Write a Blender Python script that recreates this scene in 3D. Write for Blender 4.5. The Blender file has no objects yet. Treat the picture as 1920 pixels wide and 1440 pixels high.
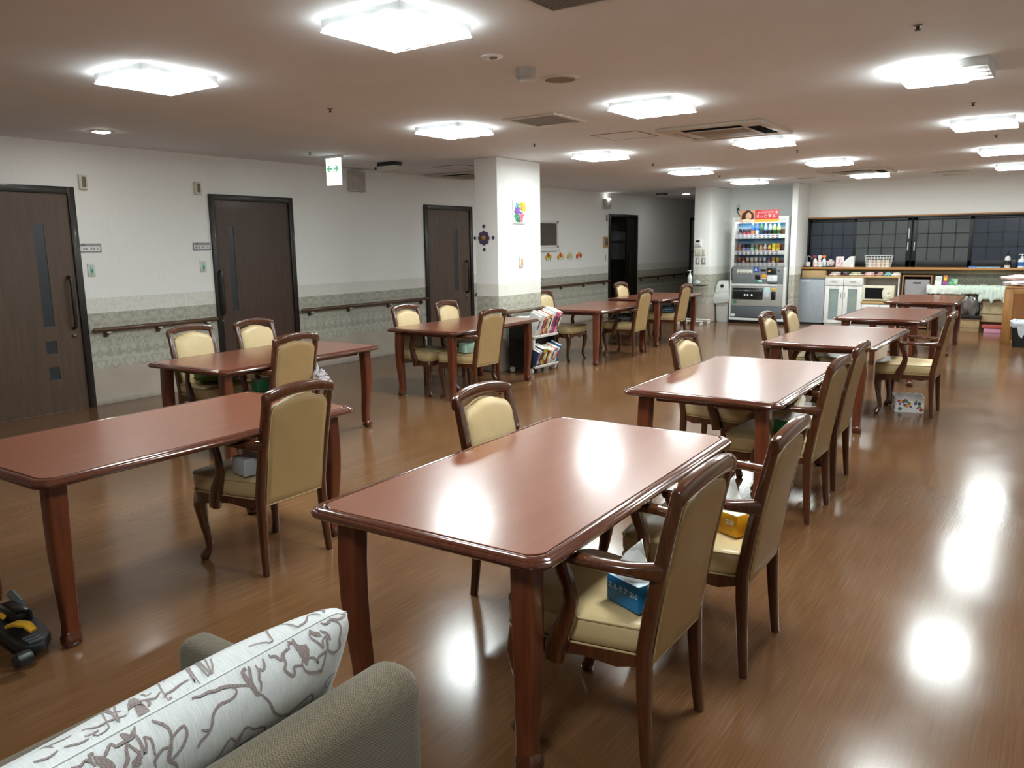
import bpy, bmesh, math, random
from mathutils import Vector, Matrix, noise
PI = math.pi
S = bpy.context.scene
COL = S.collection
# ------------------------------------------------------------------ camera, world, exposure
F_PX, YAW, PITCH, ROLL = 1479.1, math.radians(34.92), math.radians(10.035), math.radians(-0.816)
cam = bpy.data.objects.new('camera', bpy.data.cameras.new('camera'))
COL.objects.link(cam)
fw = Vector((-math.sin(YAW)*math.cos(PITCH), math.cos(YAW)*math.cos(PITCH), -math.sin(PITCH)))
rt = Vector((math.cos(YAW), math.sin(YAW), 0)); up = rt.cross(fw)
rt, up = rt*math.cos(ROLL)+up*math.sin(ROLL), -rt*math.sin(ROLL)+up*math.cos(ROLL)
M = Matrix((rt, up, -fw)).transposed().to_4x4(); M.translation = (0, 0, 1.52)
cam.matrix_world = M
cam.data.sensor_width = 36; cam.data.lens = F_PX/1920*36; cam.data.clip_start = .05
S.camera = cam
W = bpy.data.worlds.new('night'); S.world = W; W.use_nodes = True
W.node_tree.nodes['Background'].inputs[0].default_value = (.01, .013, .02, 1)
W.node_tree.nodes['Background'].inputs[1].default_value = .3
S.view_settings.view_transform = 'Standard'; S.view_settings.look = 'None'
S.view_settings.exposure = 1.82; S.view_settings.gamma = 1; S.view_settings.use_curve_mapping = False
LAMP = 17.0          # radiance of the lit ceiling diffusers
ZC = 2.52            # ceiling height

# ------------------------------------------------------------------ materials
def lin(h):
    if isinstance(h, str):
        v = [int(h[i:i+2], 16)/255 for i in (0, 2, 4)]
        return tuple((c/12.92 if c <= .04045 else ((c+.055)/1.055)**2.4) for c in v)
    return tuple(h)
MATS = {}
class N:
    """node helper"""
    def __init__(s, name):
        s.m = bpy.data.materials.new(name); s.m.use_nodes = True
        s.t = s.m.node_tree; s.b = s.t.nodes['Principled BSDF']
    def n(s, typ, **k):
        o = s.t.nodes.new(typ)
        for a, v in k.items():
            if a.startswith('i_'):
                key = a[2:]; key = int(key) if key.isdigit() else key.replace('_', ' ')
                o.inputs[key].default_value = v
            else: setattr(o, a, v)
        return o
    def l(s, a, b): s.t.links.new(a, b); return s
    def math(s, op, a, b=None, c=None):
        o = s.n('ShaderNodeMath', operation=op)
        for i, v in enumerate((a, b, c)):
            if v is None: continue
            if isinstance(v, (int, float)): o.inputs[i].default_value = v
            else: s.l(v, o.inputs[i])
        return o.outputs[0]
    def mix(s, f, a, b):
        o = s.n('ShaderNodeMix', data_type='RGBA')
        for i, v in ((0, f), (6, a), (7, b)):
            if isinstance(v, (int, float)): o.inputs[i].default_value = v
            elif isinstance(v, tuple): o.inputs[i].default_value = (*v[:3], 1)
            else: s.l(v, o.inputs[i])
        return o.outputs[2]
    def ramp(s, f, *st):
        o = s.n('ShaderNodeValToRGB'); s.l(f, o.inputs[0]); e = o.color_ramp.elements
        while len(e) < len(st): e.new(.5)
        for x, (p, c) in zip(e, st):
            x.position = p; x.color = (*c[:3], 1) if isinstance(c, tuple) else (c, c, c, 1)
        return o.outputs[0]
    def noise(s, vec, scale, detail=2, rough=.5):
        o = s.n('ShaderNodeTexNoise'); o.inputs['Scale'].default_value = scale
        o.inputs['Detail'].default_value = detail; o.inputs['Roughness'].default_value = rough
        if vec is not None: s.l(vec, o.inputs['Vector'])
        return o.outputs['Fac']
    def co(s, kind='Object', scale=None):
        o = s.n('ShaderNodeTexCoord').outputs[kind]
        if scale:
            m = s.n('ShaderNodeMapping'); m.inputs['Scale'].default_value = scale; s.l(o, m.inputs[0]); o = m.outputs[0]
        return o
    def bump(s, h, strength=.2, dist=.01):
        o = s.n('ShaderNodeBump'); o.inputs['Strength'].default_value = strength; o.inputs['Distance'].default_value = dist
        s.l(h, o.inputs['Height']); s.l(o.outputs[0], s.b.inputs['Normal'])
    def done(s, rough=.5, **k):
        s.b.inputs['Roughness'].default_value = rough
        for a, v in k.items(): s.b.inputs[a.replace('_', ' ')].default_value = v
        return s.m
def mat(name, col, rough=.5, var=.06, sc=14, bump=0, **k):
    if name in MATS: return MATS[name]
    c = lin(col); n = N(name)
    f = n.noise(n.co(), sc, 2)
    lo = tuple(x*(1-var) for x in c); hi = tuple(min(1, x*(1+var)) for x in c)
    n.l(n.ramp(f, (.3, lo), (.7, hi)), n.b.inputs['Base Color'])
    if bump: n.bump(n.noise(n.co(), sc*6, 3), bump, .004)
    MATS[name] = n.done(rough, **k); return MATS[name]
def emit(name, col, st):
    if name in MATS: return MATS[name]
    n = N(name); c = lin(col)
    n.l(n.mix(n.noise(n.co(), 3), c, tuple(x*.98 for x in c)), n.b.inputs['Emission Color'])
    n.b.inputs['Base Color'].default_value = (.8, .8, .8, 1)
    MATS[name] = n.done(.5, Emission_Strength=st); return MATS[name]
def wood(name, a, b, rough, axis=1, sc=8, coat=.5, cr=.08):
    if name in MATS: return MATS[name]
    n = N(name); s = [sc*5]*3; s[axis] = sc*.35
    v = n.co('Object', tuple(s)); f = n.noise(v, 1, 4, .6)
    n.l(n.ramp(f, (.3, lin(a)), (.72, lin(b))), n.b.inputs['Base Color'])
    MATS[name] = n.done(rough, Coat_Weight=coat, Coat_Roughness=cr); return MATS[name]
def glass(name, col=(1, 1, 1), f=.9, rough=.03):
    if name in MATS: return MATS[name]
    m = bpy.data.materials.new(name); m.use_nodes = True; t = m.node_tree; t.nodes.clear()
    o = t.nodes.new('ShaderNodeOutputMaterial'); x = t.nodes.new('ShaderNodeMixShader')
    a = t.nodes.new('ShaderNodeBsdfTransparent'); g = t.nodes.new('ShaderNodeBsdfGlossy')
    fr = t.nodes.new('ShaderNodeFresnel'); fr.inputs[0].default_value = 1.35
    a.inputs[0].default_value = (*[c*f for c in col], 1); g.inputs['Roughness'].default_value = rough
    t.links.new(fr.outputs[0], x.inputs[0]); t.links.new(a.outputs[0], x.inputs[1]); t.links.new(g.outputs[0], x.inputs[2])
    t.links.new(x.outputs[0], o.inputs[0]); MATS[name] = m; return m

def wall_material():
    n = N('wallpaper')
    g = n.n('ShaderNodeNewGeometry'); sp = n.n('ShaderNodeSeparateXYZ'); n.l(g.outputs['Position'], sp.inputs[0])
    u = n.math('ADD', sp.outputs[0], sp.outputs[1]); z = sp.outputs[2]
    def uv(uu, vv):
        c = n.n('ShaderNodeCombineXYZ'); n.l(uu, c.inputs[0]); n.l(vv, c.inputs[1]); return c.outputs[0]
    # white upper paper with fine upright ribs
    rib = n.noise(uv(n.math('MULTIPLY', u, 90), n.math('MULTIPLY', z, 6)), 1, 2)
    white = n.ramp(rib, (.3, lin('f0f1ef')), (.7, lin('f4f5f3')))
    # damask: mirrored leafy scrolls
    um = n.math('PINGPONG', u, .15); vm = z
    w = n.noise(uv(um, vm), 13, 2)
    w2 = n.noise(uv(vm, um), 11, 1)
    vec = uv(n.math('ADD', um, n.math('MULTIPLY', w, .16)), n.math('MULTIPLY', n.math('ADD', vm, n.math('MULTIPLY', w2, .16)), .62))
    vo = n.n('ShaderNodeTexVoronoi', feature='DISTANCE_TO_EDGE'); vo.inputs['Scale'].default_value = 19; n.l(vec, vo.inputs['Vector'])
    dm = n.ramp(vo.outputs[0], (.02, lin('9f9d90')), (.09, lin('b4b2a5')), (.3, lin('bcbaad')))
    # pale border of small circles
    vb = n.n('ShaderNodeTexVoronoi', feature='DISTANCE_TO_EDGE'); vb.inputs['Scale'].default_value = 26; n.l(uv(u, z), vb.inputs['Vector'])
    bd = n.ramp(vb.outputs[0], (.02, lin('dddbd3')), (.12, lin('e6e5df')))
    plain = n.ramp(n.noise(uv(u, z), 5, 3), (.3, lin('b0a598')), (.7, lin('b8ada0')))
    zf = n.math('ADD', z, n.math('MULTIPLY', n.math('SUBTRACT', w, .5), .10))
    c = n.mix(n.math('GREATER_THAN', zf, .36), plain, dm)
    c = n.mix(n.math('GREATER_THAN', z, .912), c, bd)
    c = n.mix(n.math('GREATER_THAN', z, 1.057), c, white)
    n.l(c, n.b.inputs['Base Color'])
    n.bump(rib, .06, .002)
    return n.done(.62, Specular_IOR_Level=.3)
def floor_material():
    n = N('wood_look_vinyl')
    g = n.n('ShaderNodeNewGeometry').outputs['Position']
    def mp(s):
        m = n.n('ShaderNodeMapping'); m.inputs['Scale'].default_value = s; n.l(g, m.inputs[0]); return m.outputs[0]
    a = n.noise(mp((170, 3.2, 1)), 1, 3, .6); b = n.noise(mp((1.1, .8, 1)), 1, 3)
    sp = n.n('ShaderNodeSeparateXYZ'); n.l(g, sp.inputs[0])
    pl = n.n('ShaderNodeTexWhiteNoise', noise_dimensions='1D'); n.l(n.math('FLOOR', n.math('DIVIDE', sp.outputs[0], .075)), pl.inputs['W'])
    f = n.math('ADD', n.math('MULTIPLY', a, .75), n.math('MULTIPLY', pl.outputs[0], .06))
    f = n.math('ADD', f, n.math('MULTIPLY', b, .16))
    n.l(n.ramp(f, (.28, lin('63442b')), (.52, lin('704f34')), (.80, lin('8a6747'))), n.b.inputs['Base Color'])
    # worn polish: fine orange-peel plus grain ripples
    h = n.math('ADD', n.math('MULTIPLY', n.noise(mp((140, 120, 1)), 1, 2), .8), n.math('MULTIPLY', n.noise(mp((60, 20, 1)), 1, 2), .4))
    n.bump(h, .05, .002)
    r = n.math('ADD', .09, n.math('MULTIPLY', n.noise(mp((2.4, 1.6, 1)), 1, 4, .6), .16))
    n.l(r, n.b.inputs['Roughness'])
    n.b.inputs['Specular IOR Level'].default_value = .5
    return n.m
def fabric(name, a, b, sc=220, rough=.95, strength=.5):
    n = N(name); v = n.co('Object')
    ch = n.n('ShaderNodeTexChecker'); ch.inputs['Scale'].default_value = sc; n.l(v, ch.inputs[0])
    nz = n.noise(v, sc*1.3, 2)
    f = n.math('ADD', n.math('MULTIPLY', ch.outputs['Fac'], .45), n.math('MULTIPLY', nz, .6))
    n.l(n.ramp(f, (.15, lin(a)), (.9, lin(b))), n.b.inputs['Base Color'])
    n.bump(f, strength, .002); return n.done(rough, Specular_IOR_Level=.1, Sheen_Weight=.2)

WALL = wall_material(); FLOOR = floor_material()
CEIL = mat('ceiling_paint', 'e9eaec', .8, .02, 3)
TOPW = wood('table_veneer', '763c22', '854a2d', .33, 1, 4, .6, .17)
EDGE = wood('table_edge', '482216', '5a2d1d', .16, 1, 10, .8)
LEGW = wood('table_leg_wood', '572615', '6e3820', .3, 2, 10, .5)
CHW = wood('chair_wood', '3d1f10', '5a3018', .22, 2, 12, .8)
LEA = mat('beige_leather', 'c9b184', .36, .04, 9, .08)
LEAB = mat('beige_leather_shaded_back', 'aa8d60', .42, .04, 9, .08)  # rear leather darkened: its weaker light is put into the colour
PIPE = mat('leather_piping', 'bda377', .45)
BLK = mat('black_plastic', '17181a', .4); BLKM = mat('black_metal', '1b1b1d', .3, Metallic=.3)
WHT = mat('white_plastic', 'e6e6e4', .35); WHT2 = mat('white_melamine', 'e4e2df', .3)
IVO = mat('ivory_plastic', 'd9d5c6', .4); CHROME = mat('chrome', 'c9c9c9', .18, Metallic=1.0)
DARKW = wood('dark_frame_wood', '15100d', '231913', .4, 2, 8, .1)
DOORW = wood('door_veneer', '4b3a2d', '5c4838', .45, 2, 7, .05)
DOORW2 = wood('door_veneer_dark', '3e2b21', '4e392d', .45, 2, 7, .05)
SMOKE = mat('smoked_glass', '30353a', .3); RAILW = wood('rail_wood', '4a3322', '63472f', .4, 1, 8, .2)
GREY = mat('grey_plastic', '8b8d8f', .45); DGREY = mat('dark_grey_plastic', '4b4d50', .45); LGREY = mat('light_grey_plastic', 'bfc0be', .4)
CARD = mat('cardboard', 'b0946c', .8, .05, 5); ORW = wood('orange_wood', 'a5713c', 'bb8549', .45, 2, 5, .1); ORWX = wood('orange_wood_shelf', 'ab7340', 'c08a50', .4, 0, 5, .1)
PALEW = wood('pale_wood', 'c09a63', 'd0ad78', .5, 0, 5, 0)
BRW = wood('brown_wood', '7e5a3c', '946c48', .5, 2, 6, 0)
LIT = emit('lit_diffuser', (.91, 1.0, .985), LAMP); LIT2 = emit('scalloped_glow_skirt', (.91, 1.0, .985), 9.0)  # glow skirt strength also raised to brighten ceiling and walls

# ------------------------------------------------------------------ mesh builder
class B:
    def __init__(s): s.bm = bmesh.new()
    def _mi(s, fs, mi):
        for f in fs: f.material_index = mi
    def box(s, x0, x1, y0, y1, z0, z1, bev=0, mi=0, m=None, seg=2):
        t = bmesh.new(); bmesh.ops.create_cube(t, size=1)
        bmesh.ops.scale(t, vec=(x1-x0, y1-y0, z1-z0), verts=t.verts)
        bmesh.ops.translate(t, vec=((x0+x1)/2, (y0+y1)/2, (z0+z1)/2), verts=t.verts)
        if bev: bmesh.ops.bevel(t, geom=t.edges[:], offset=bev, segments=seg, affect='EDGES', profile=.5)
        return s._add(t, mi, m)
    def _add(s, t, mi, m=None):
        if m is not None: bmesh.ops.transform(t, matrix=m, verts=t.verts)
        mp = {}
        for v in t.verts: mp[v] = s.bm.verts.new(v.co)
        for f in t.faces:
            try: nf = s.bm.faces.new([mp[v] for v in f.verts]); nf.material_index = mi if mi is not None else f.material_index
            except ValueError: pass
        t.free(); return s
    def loft(s, rings, caps=True, mi=0, m=None, close=False):
        t = bmesh.new(); R = [[t.verts.new(p) for p in r] for r in rings]; n = len(R[0])
        seq = list(zip(R, R[1:])) + ([(R[-1], R[0])] if close else [])
        for a, b in seq:
            for i in range(n):
                j = (i+1) % n
                try: t.faces.new((a[i], a[j], b[j], b[i]))
                except ValueError: pass
        if caps and not close:
            try: t.faces.new(R[0][::-1])
            except ValueError: pass
            try: t.faces.new(R[-1])
            except ValueError: pass
        bmesh.ops.recalc_face_normals(t, faces=t.faces); return s._add(t, mi, m)
    def prism(s, pts, f, a, b, mi=0, m=None):
        """polygon pts (2-D) swept from a to b; f(p, q, h) gives the 3-D point"""
        return s.loft([[f(p, q, a) for p, q in pts], [f(p, q, b) for p, q in pts]], True, mi, m)
    def sweep(s, path, secs, n=10, upv=(0, 0, 1), mi=0, closed=False, m=None):
        """secs: (a, b, p) half width along side, half height along up, superellipse power"""
        P = [Vector(p) for p in path]; k = len(P)
        if not isinstance(secs, list): secs = [secs]*k
        rings = []; U = Vector(upv)
        for i in range(k):
            t = (P[(i+1) % k]-P[i-1]) if closed else (P[min(i+1, k-1)]-P[max(i-1, 0)])
            t.normalize(); sd = t.cross(U)
            if sd.length < 1e-4: sd = t.cross(Vector((0, 1, 0)))
            sd.normalize(); u2 = sd.cross(t)
            q = secs[i]; q = (q, q, 2) if isinstance(q, (int, float)) else q
            ring = []
            for j in range(n):
                an = 2*PI*(j+.5)/n; c, z = math.cos(an), math.sin(an); e = 2/q[2]
                ring.append(P[i]+sd*(q[0]*math.copysign(abs(c)**e, c))+u2*(q[1]*math.copysign(abs(z)**e, z)))
            rings.append(ring)
        return s.loft(rings, True, mi, m, closed)
    def lathe(s, prof, c=(0, 0, 0), n=20, mi=0, m=None):
        return s.loft([[(c[0]+r*math.cos(2*PI*j/n), c[1]+r*math.sin(2*PI*j/n), c[2]+z) for j in range(n)] for r, z in prof], True, mi, m)
    def ell(s, c, r, mi=0, n=12, k=8, m=None):
        return s.loft([[(c[0]+r[0]*math.sin(PI*i/k)*math.cos(2*PI*j/n), c[1]+r[1]*math.sin(PI*i/k)*math.sin(2*PI*j/n), c[2]-r[2]*math.cos(PI*i/k)) for j in range(n)]
                       for i in [.12]+list(range(1, k))+[k-.12]], True, mi, m)
    def xf(s, m): bmesh.ops.transform(s.bm, matrix=m, verts=s.bm.verts); return s
    def build(s, name, mats, parent=None, ang=35, loc=None, rz=0):
        me = bpy.data.meshes.new(name); bmesh.ops.recalc_face_normals(s.bm, faces=s.bm.faces) if ang >= 0 else None
        s.bm.to_mesh(me); s.bm.free()
        for mm in (mats if isinstance(mats, (list, tuple)) else [mats]): me.materials.append(mm)
        me.shade_smooth(); me.set_sharp_from_angle(angle=math.radians(abs(ang)))
        o = bpy.data.objects.new(name, me); COL.objects.link(o); o.parent = parent
        if loc is not None: o.location = loc
        o.rotation_euler.z = rz
        return o
def tag(o, label, cat, group=None):
    o['label'] = label; o['category'] = cat
    if group: o['group'] = group
    return o
def thing(name, label, cat, loc=(0, 0, 0), rz=0, group=None):
    o = bpy.data.objects.new(name, None); COL.objects.link(o); o.empty_display_size = .1
    o.location = loc; o.rotation_euler.z = rz; return tag(o, label, cat, group)
def struct(o): o['kind'] = 'structure'; return o
def dup(root, loc, rz=None, label=None, group=None):
    r = root.copy(); COL.objects.link(r); r.location = loc
    if rz is not None: r.rotation_euler.z = rz
    if label: r['label'] = label
    if group: r['group'] = group
    for ch in list(root.children):
        c = ch.copy(); COL.objects.link(c); c.parent = r
        for g in list(ch.children):
            d = g.copy(); COL.objects.link(d); d.parent = c
    return r
def text(s, size, m, mt, parent, name='lettering', ext=.0006, align='CENTER'):
    cu = bpy.data.curves.new(name, 'FONT'); cu.body = s; cu.size = size; cu.extrude = ext
    cu.align_x = align; cu.align_y = 'CENTER'; cu.resolution_u = 2
    tmp = bpy.data.objects.new('t', cu); me = bpy.data.meshes.new_from_object(tmp)
    bpy.data.objects.remove(tmp); me.transform(m); me.materials.clear(); me.materials.append(mt); me.name = name
    o = bpy.data.objects.new(name, me); COL.objects.link(o); o.parent = parent; return o
def TR(x, y, z): return Matrix.Translation((x, y, z))
def RX(a): return Matrix.Rotation(a, 4, 'X')
def RY(a): return Matrix.Rotation(a, 4, 'Y')
def RZ(a): return Matrix.Rotation(a, 4, 'Z')
FACE_S = RX(PI/2)                 # text facing -Y
FACE_E = RZ(PI/2) @ RX(PI/2)      # text facing +X
def lump(b, c, r, seed=0, amp=.25, fr=3, n=26, k=14, mi=0, flat=True):
    """crumpled cloth / bag blob resting on z = c.z"""
    rings = []
    for i in range(k+1):
        th = PI*(i+.02)/(k+.04); ring = []
        for j in range(n):
            ph = 2*PI*j/n; d = Vector((math.sin(th)*math.cos(ph), math.sin(th)*math.sin(ph), -math.cos(th)))
            f = 1+amp*noise.noise(d*fr+Vector((seed*7.3, seed*1.7, 0)))+amp*.5*noise.noise(d*fr*2.6+Vector((0, seed*3.1, 5)))
            p = Vector((d.x*r[0]*f, d.y*r[1]*f, (d.z*r[2]*f)))
            if flat: p.z = max(p.z+r[2]*.85, 0)
            ring.append((c[0]+p.x, c[1]+p.y, c[2]+p.z))
        rings.append(ring)
    return b.loft(rings, True, mi)

# ------------------------------------------------------------------ room shell
XL, YB, XR, YF, YE = -7.77, 15.4, 1.75, -4.0, 22.0
struct(B().box(-10.2, XR+.1, YF-.1, YE+.1, -.1, 0).build('floor', FLOOR))
struct(B().box(-10.2, XR+.1, YF-.1, YE+.1, ZC, ZC+.1).build('ceiling', CEIL))
b = B(); d4 = (14.72, 15.92); d5 = (19.05, 20.1)
b.box(XL-.12, XL, YF, d4[0], 0, ZC).box(XL-.12, XL, d4[1], YE, 0, ZC).box(XL-.12, XL, d4[0], d4[1], 2.1, ZC)
struct(b.build('wall_left', WALL))
struct(B().box(XL, XR, YF-.1, YF, 0, ZC).build('wall_front', WALL))
struct(B().box(XR, XR+.1, YF, YB, 0, ZC).build('wall_right', WALL))
WX0, WX1, WZ0, WZ1 = -3.97, 1.3, 1.0, 1.905
b = B(); b.box(-5.5, XR, YB, YB+.12, 0, WZ0).box(-5.5, XR, YB, YB+.12, WZ1, ZC)
b.box(-5.5, WX0, YB, YB+.12, WZ0, WZ1).box(WX1, XR, YB, YB+.12, WZ0, WZ1)
struct(b.build('wall_back', WALL))
struct(B().box(-5.80, -5.48, 14.35, YE, 0, ZC, .012).build('wall_corridor', WALL))
struct(B().box(XL, -5.8, YE, YE+.1, 0, ZC).build('wall_corridor_end', WALL))
struct(B().box(-4.09, -3.985, 14.62, YB, 0, ZC, .006).build('wall_alcove', WALL))
struct(B().box(-5.83, -5.50, 7.63, 8.56, 0, ZC, .012).build('column', WALL))
# dark storeroom behind the open doorway
b = B(); b.box(-10.1, -7.9, 13.9, 14.0, 0, ZC).box(-10.1, -7.9, 16.6, 16.7, 0, ZC).box(-10.2, -10.1, 13.9, 16.7, 0, ZC)
struct(b.build('wall_storeroom', mat('storeroom_paint', '8c8a86', .8)))

# baseboard-like thin dark joint where floor meets the left wall
b = B()
for y0, y1 in ((YF, 2.62), (3.93, 5.36), (6.52, 8.93), (10.07, 14.68), (15.96, 19.0)): b.box(XL, XL+.006, y0, y1, 0, .05, .002)
struct(b.build('baseboard_left', mat('baseboard_vinyl', 'a89e93', .5)))

# window: black latticed sliding sashes in a wooden surround
MULL = mat('window_black', '0d0f13', .45); PANE = mat('window_pane', '4c5153', .25, .1, 4); PANE2 = mat('window_pane_blue', '333a48', .22, .1, 4)
win = B().box(WX0-.02, WX1, YB-.05, YB+.06, WZ1-.03, WZ1, .003).box(WX0-.02, WX0+.012, YB-.05, YB+.06, WZ0, WZ1, .003).build('window_1', [MULL]); struct(win)
struct(B().box(WX0-.04, WX1, YB-.06, YB+.06, WZ1, WZ1+.022, .003).build('trim_1', ORWX))
xs = [(-3.955, -3.145), (-3.175, -2.245), (-2.225, -1.325), (-1.355, -.42), (-.45, .5), (.47, 1.3)]
for i, (x0, x1) in enumerate(xs):
    y = YB-.03 if i in (1, 2, 5) else YB+.005
    st = .07 if i in (1, 2) else .045
    f = B(); f.box(x0, x0+(.035 if i != 2 else st), y-.012, y+.012, WZ0+.035, WZ1-.03, .003).box(x1-(st if i != 2 else .045), x1, y-.012, y+.012, WZ0+.035, WZ1-.03, .003)
    f.box(x0, x1, y-.012, y+.012, WZ1-.075, WZ1-.03, .003).box(x0, x1, y-.012, y+.012, WZ0+.035, WZ0+.15, .003)
    a0 = x0+.03; a1 = x1-.04; zz0 = WZ0+.14; zz1 = WZ1-.07
    for k in (1, 2, 3): xx = a0+(a1-a0)*k/4; f.box(xx-.008, xx+.008, y-.009, y+.009, zz0, zz1)
    for k in (1, 2): zz = zz0+(zz1-zz0)*k/3; f.box(a0, a1, y-.009, y+.009, zz-.008, zz+.008)
    sash = f.build('sash', MULL, win)
    B().box(a0-.01, a1+.01, y-.004, y+.004, zz0-.01, zz1+.01).build('pane', PANE2 if i in (0, 3) else PANE, sash)
    if i == 1: B().box(x1-.05, x1-.03, y-.016, y-.008, 1.52, 1.70, .003).box(x1-.055, x1-.035, y-.016, y-.008, 1.32, 1.46, .003).build('handle', LGREY, sash)
    if i == 2: B().box(x0+.025, x0+.045, y-.016, y-.008, 1.32, 1.46, .003).build('handle', LGREY, sash)
sill = B().box(WX0+.005, XR, 15.0, YB+.0, 1.0, 1.036, .006).build('trim_2', ORWX); struct(sill)
struct(B().box(WX0+.005, XR, 15.22, 15.40, .93, .999, .003).build('trim_3', mat('sill_underboard', 'a89f86', .6)))

# sliding doors along the left wall
def sliding_door(n, y0, y1, leafm, slot, hand, squares, dark=False, leaf=True):
    fr = B(); t = .065
    fr.box(XL-.02, XL+.03, y0, y0+t, 0, 2.11, .004).box(XL-.02, XL+.03, y1-t, y1, 0, 2.11, .004).box(XL-.02, XL+.03, y0+t, y1-t, 2.045, 2.11, .004)
    d = thing('door_%d' % n, '', 'door', (0, 0, 0)); del d['label'], d['category']; struct(d)
    fr.build('door_frame', DARKW, d)
    if leaf:
        lf = B(); ya, yb = slot; x0, x1 = XL-.004, XL+.008; za, zb = .825, 1.765
        Y0, Y1 = y0+t, y1-t
        sq = [(.568, .685), (.318, .438)] if squares else []
        lf.box(x0, x1, Y0, ya, .006, 2.045).box(x0, x1, yb, Y1, .006, 2.045)
        zs = [.006]+[z for q in sorted(sq) for z in q]+[za, zb, 2.045]
        for k in range(0, len(zs), 2): lf.box(x0, x1, ya, yb, zs[k], zs[k+1])
        L = lf.build('door_leaf', leafm, d)
        for q in [(za, zb)]+sq: B().box(XL+.0005, XL+.004, ya-.002, yb+.002, q[0]-.002, q[1]+.002).build('glass_slot', SMOKE, L)
        B().sweep([(x1+.002, hand, 1.275), (x1+.05, hand, 1.262), (x1+.058, hand, 1.20), (x1+.058, hand, .86), (x1+.05, hand, .80), (x1+.002, hand, .787)], .016, 10, (0, 1, 0)).build('handle', DARKW, L)
        B().lathe([(.019, 0), (.019, .018), (.012, .024)], (0, 0, 0), 14, 0, TR(x1, hand, .72) @ RY(PI/2)).build('lock', CHROME, L)
    return d
sliding_door(1, 2.62, 3.925, DOORW, (3.525, 3.622), 3.79, True)
sliding_door(2, 5.37, 6.515, DOORW2, (5.585, 5.66), 5.43, False)
sliding_door(3, 8.93, 10.07, DOORW, (9.60, 9.70), 9.90, True)
sliding_door(4, 14.66, 15.98, DOORW, (0, 0), 0, False, leaf=False)
D4 = bpy.data.objects['door_4']
lf = B().box(XL-.05, XL-.015, 15.52, 15.92, .006, 2.045).build('door_leaf', DARKW, D4)
B().sweep([(XL-.013, 15.60, 1.29), (XL+.03, 15.60, 1.27), (XL+.035, 15.60, 1.2), (XL+.035, 15.60, .86), (XL+.03, 15.60, .80), (XL-.013, 15.60, .79)], .016, 10, (0, 1, 0)).build('handle', DARKW, lf)
sliding_door(5, 18.95, 20.2, WHT2, (19.6, 19.69), 19.13, False)

# handrails
def handrail(name, y0, y1, brs, lab, x=XL, z=.75):
    r = thing(name, lab, 'handrail', (x, y0, z), 0, 'wall handrails')
    L = y1-y0
    B().sweep([(.06, .0, 0), (.06, .012, 0), (.06, L-.012, 0), (.06, L, 0)], [(.014, .014, 2.4), (.022, .022, 2.4), (.022, .022, 2.4), (.014, .014, 2.4)], 12).build('rail', RAILW, r)
    for y in brs:
        k = B().box(0, .018, y-y0-.022, y-y0+.022, -.078, -.022, .004).sweep([(.012, y-y0, -.05), (.055, y-y0, -.05), (.06, y-y0, -.012)], .009, 8, (0, 1, 0)).build('bracket', RAILW, r)
        B().box(.042, .066, y-y0-.014, y-y0+.026, -.038, -.016, .003).build('clip', mat('clip_white', 'd6d6d2', .4), k)
handrail('handrail', 3.945, 5.34, (4.095, 4.645, 5.215), 'brown wooden handrail between the leftmost door and the second door')
handrail('handrail', 6.53, 8.92, (6.69, 7.35, 8.11, 8.80), 'brown wooden handrail between the second door and the door behind the column')
handrail('handrail', 10.1, 14.64, (10.4, 11.2, 12.0, 12.75, 13.6, 14.45), 'brown handrail running up to the dark open doorway')
handrail('handrail', 16.0, 18.93, (16.2, 17.1, 18.0, 18.8), 'dark handrail in the far corridor beyond the dark doorway')
handrail('handrail', 7.66, 8.53, (7.8, 8.4), 'short brown handrail across the white column behind the books', -5.50, .715)

# small fittings on the left wall
def plate(name, lab, cat, y, z, w, h, m, d=.012, x=XL, group=None, bev=.004):
    r = thing(name, lab, cat, (x, y, z), 0, group)
    B().box(0, d, -w/2, w/2, -h/2, h/2, bev).build('plate', m, r); return r
for y, z, lab in ((4.022, 2.16, 'small ivory wall lamp with frosted strip above the leftmost name plate'), (5.247, 2.163, 'small ivory wall lamp with frosted strip beside the second door')):
    r = plate('wall_indicator_lamp', lab, 'lamp', y, z, .075, .135, IVO, .03, group='indicator lamps over the rooms')
    B().box(.028, .045, -.017, .017, -.045, .05, .008).build('lens', glass('frosted_lens', (.7, .68, .62), .8, .3), r)
for y, z, lab, w, nm in ((4.03, 1.545, 'grey and white room name plate beside the leftmost door', .215, '1'), (5.246, 1.546, 'grey and white room name plate left of the second door', .21, '2')):
    r = thing('room_sign', lab, 'sign', (XL, y, z), 0, 'room name plates')
    B().box(0, .012, -w/2, w/2, -.041, .041, .002).build('holder', mat('sign_grey', '8d8a90', .4), r)
    B().box(.012, .014, -w/2+.006, w/2-.014, -.034, .014, 0).build('card', mat('sign_white', 'e4e2e4', .5), r)
    rnd = random.Random(int(nm)); g = B()
    for cx in ((-.062, -.04, .008, .032, .072) if nm == '1' else (-.08, -.06, -.038, .0, .022, .07)):      # blurred name characters
        for k in range(3): g.box(.0142, .0148, cx-.009, cx+.009, -.02+k*.009, -.017+k*.009)
        for k in range(2): q = rnd.uniform(-.007, .007); g.box(.0142, .0148, cx+q-.0013, cx+q+.0013, -.021, .003)
    g.build('lettering', mat('ink', '2c2c30', .6), r)
    text('102' if nm == '1' else '103', .026, TR(.0122, -.068, .0265) @ FACE_E, mat('ink', '2c2c30', .6), r, 'room_number')
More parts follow.
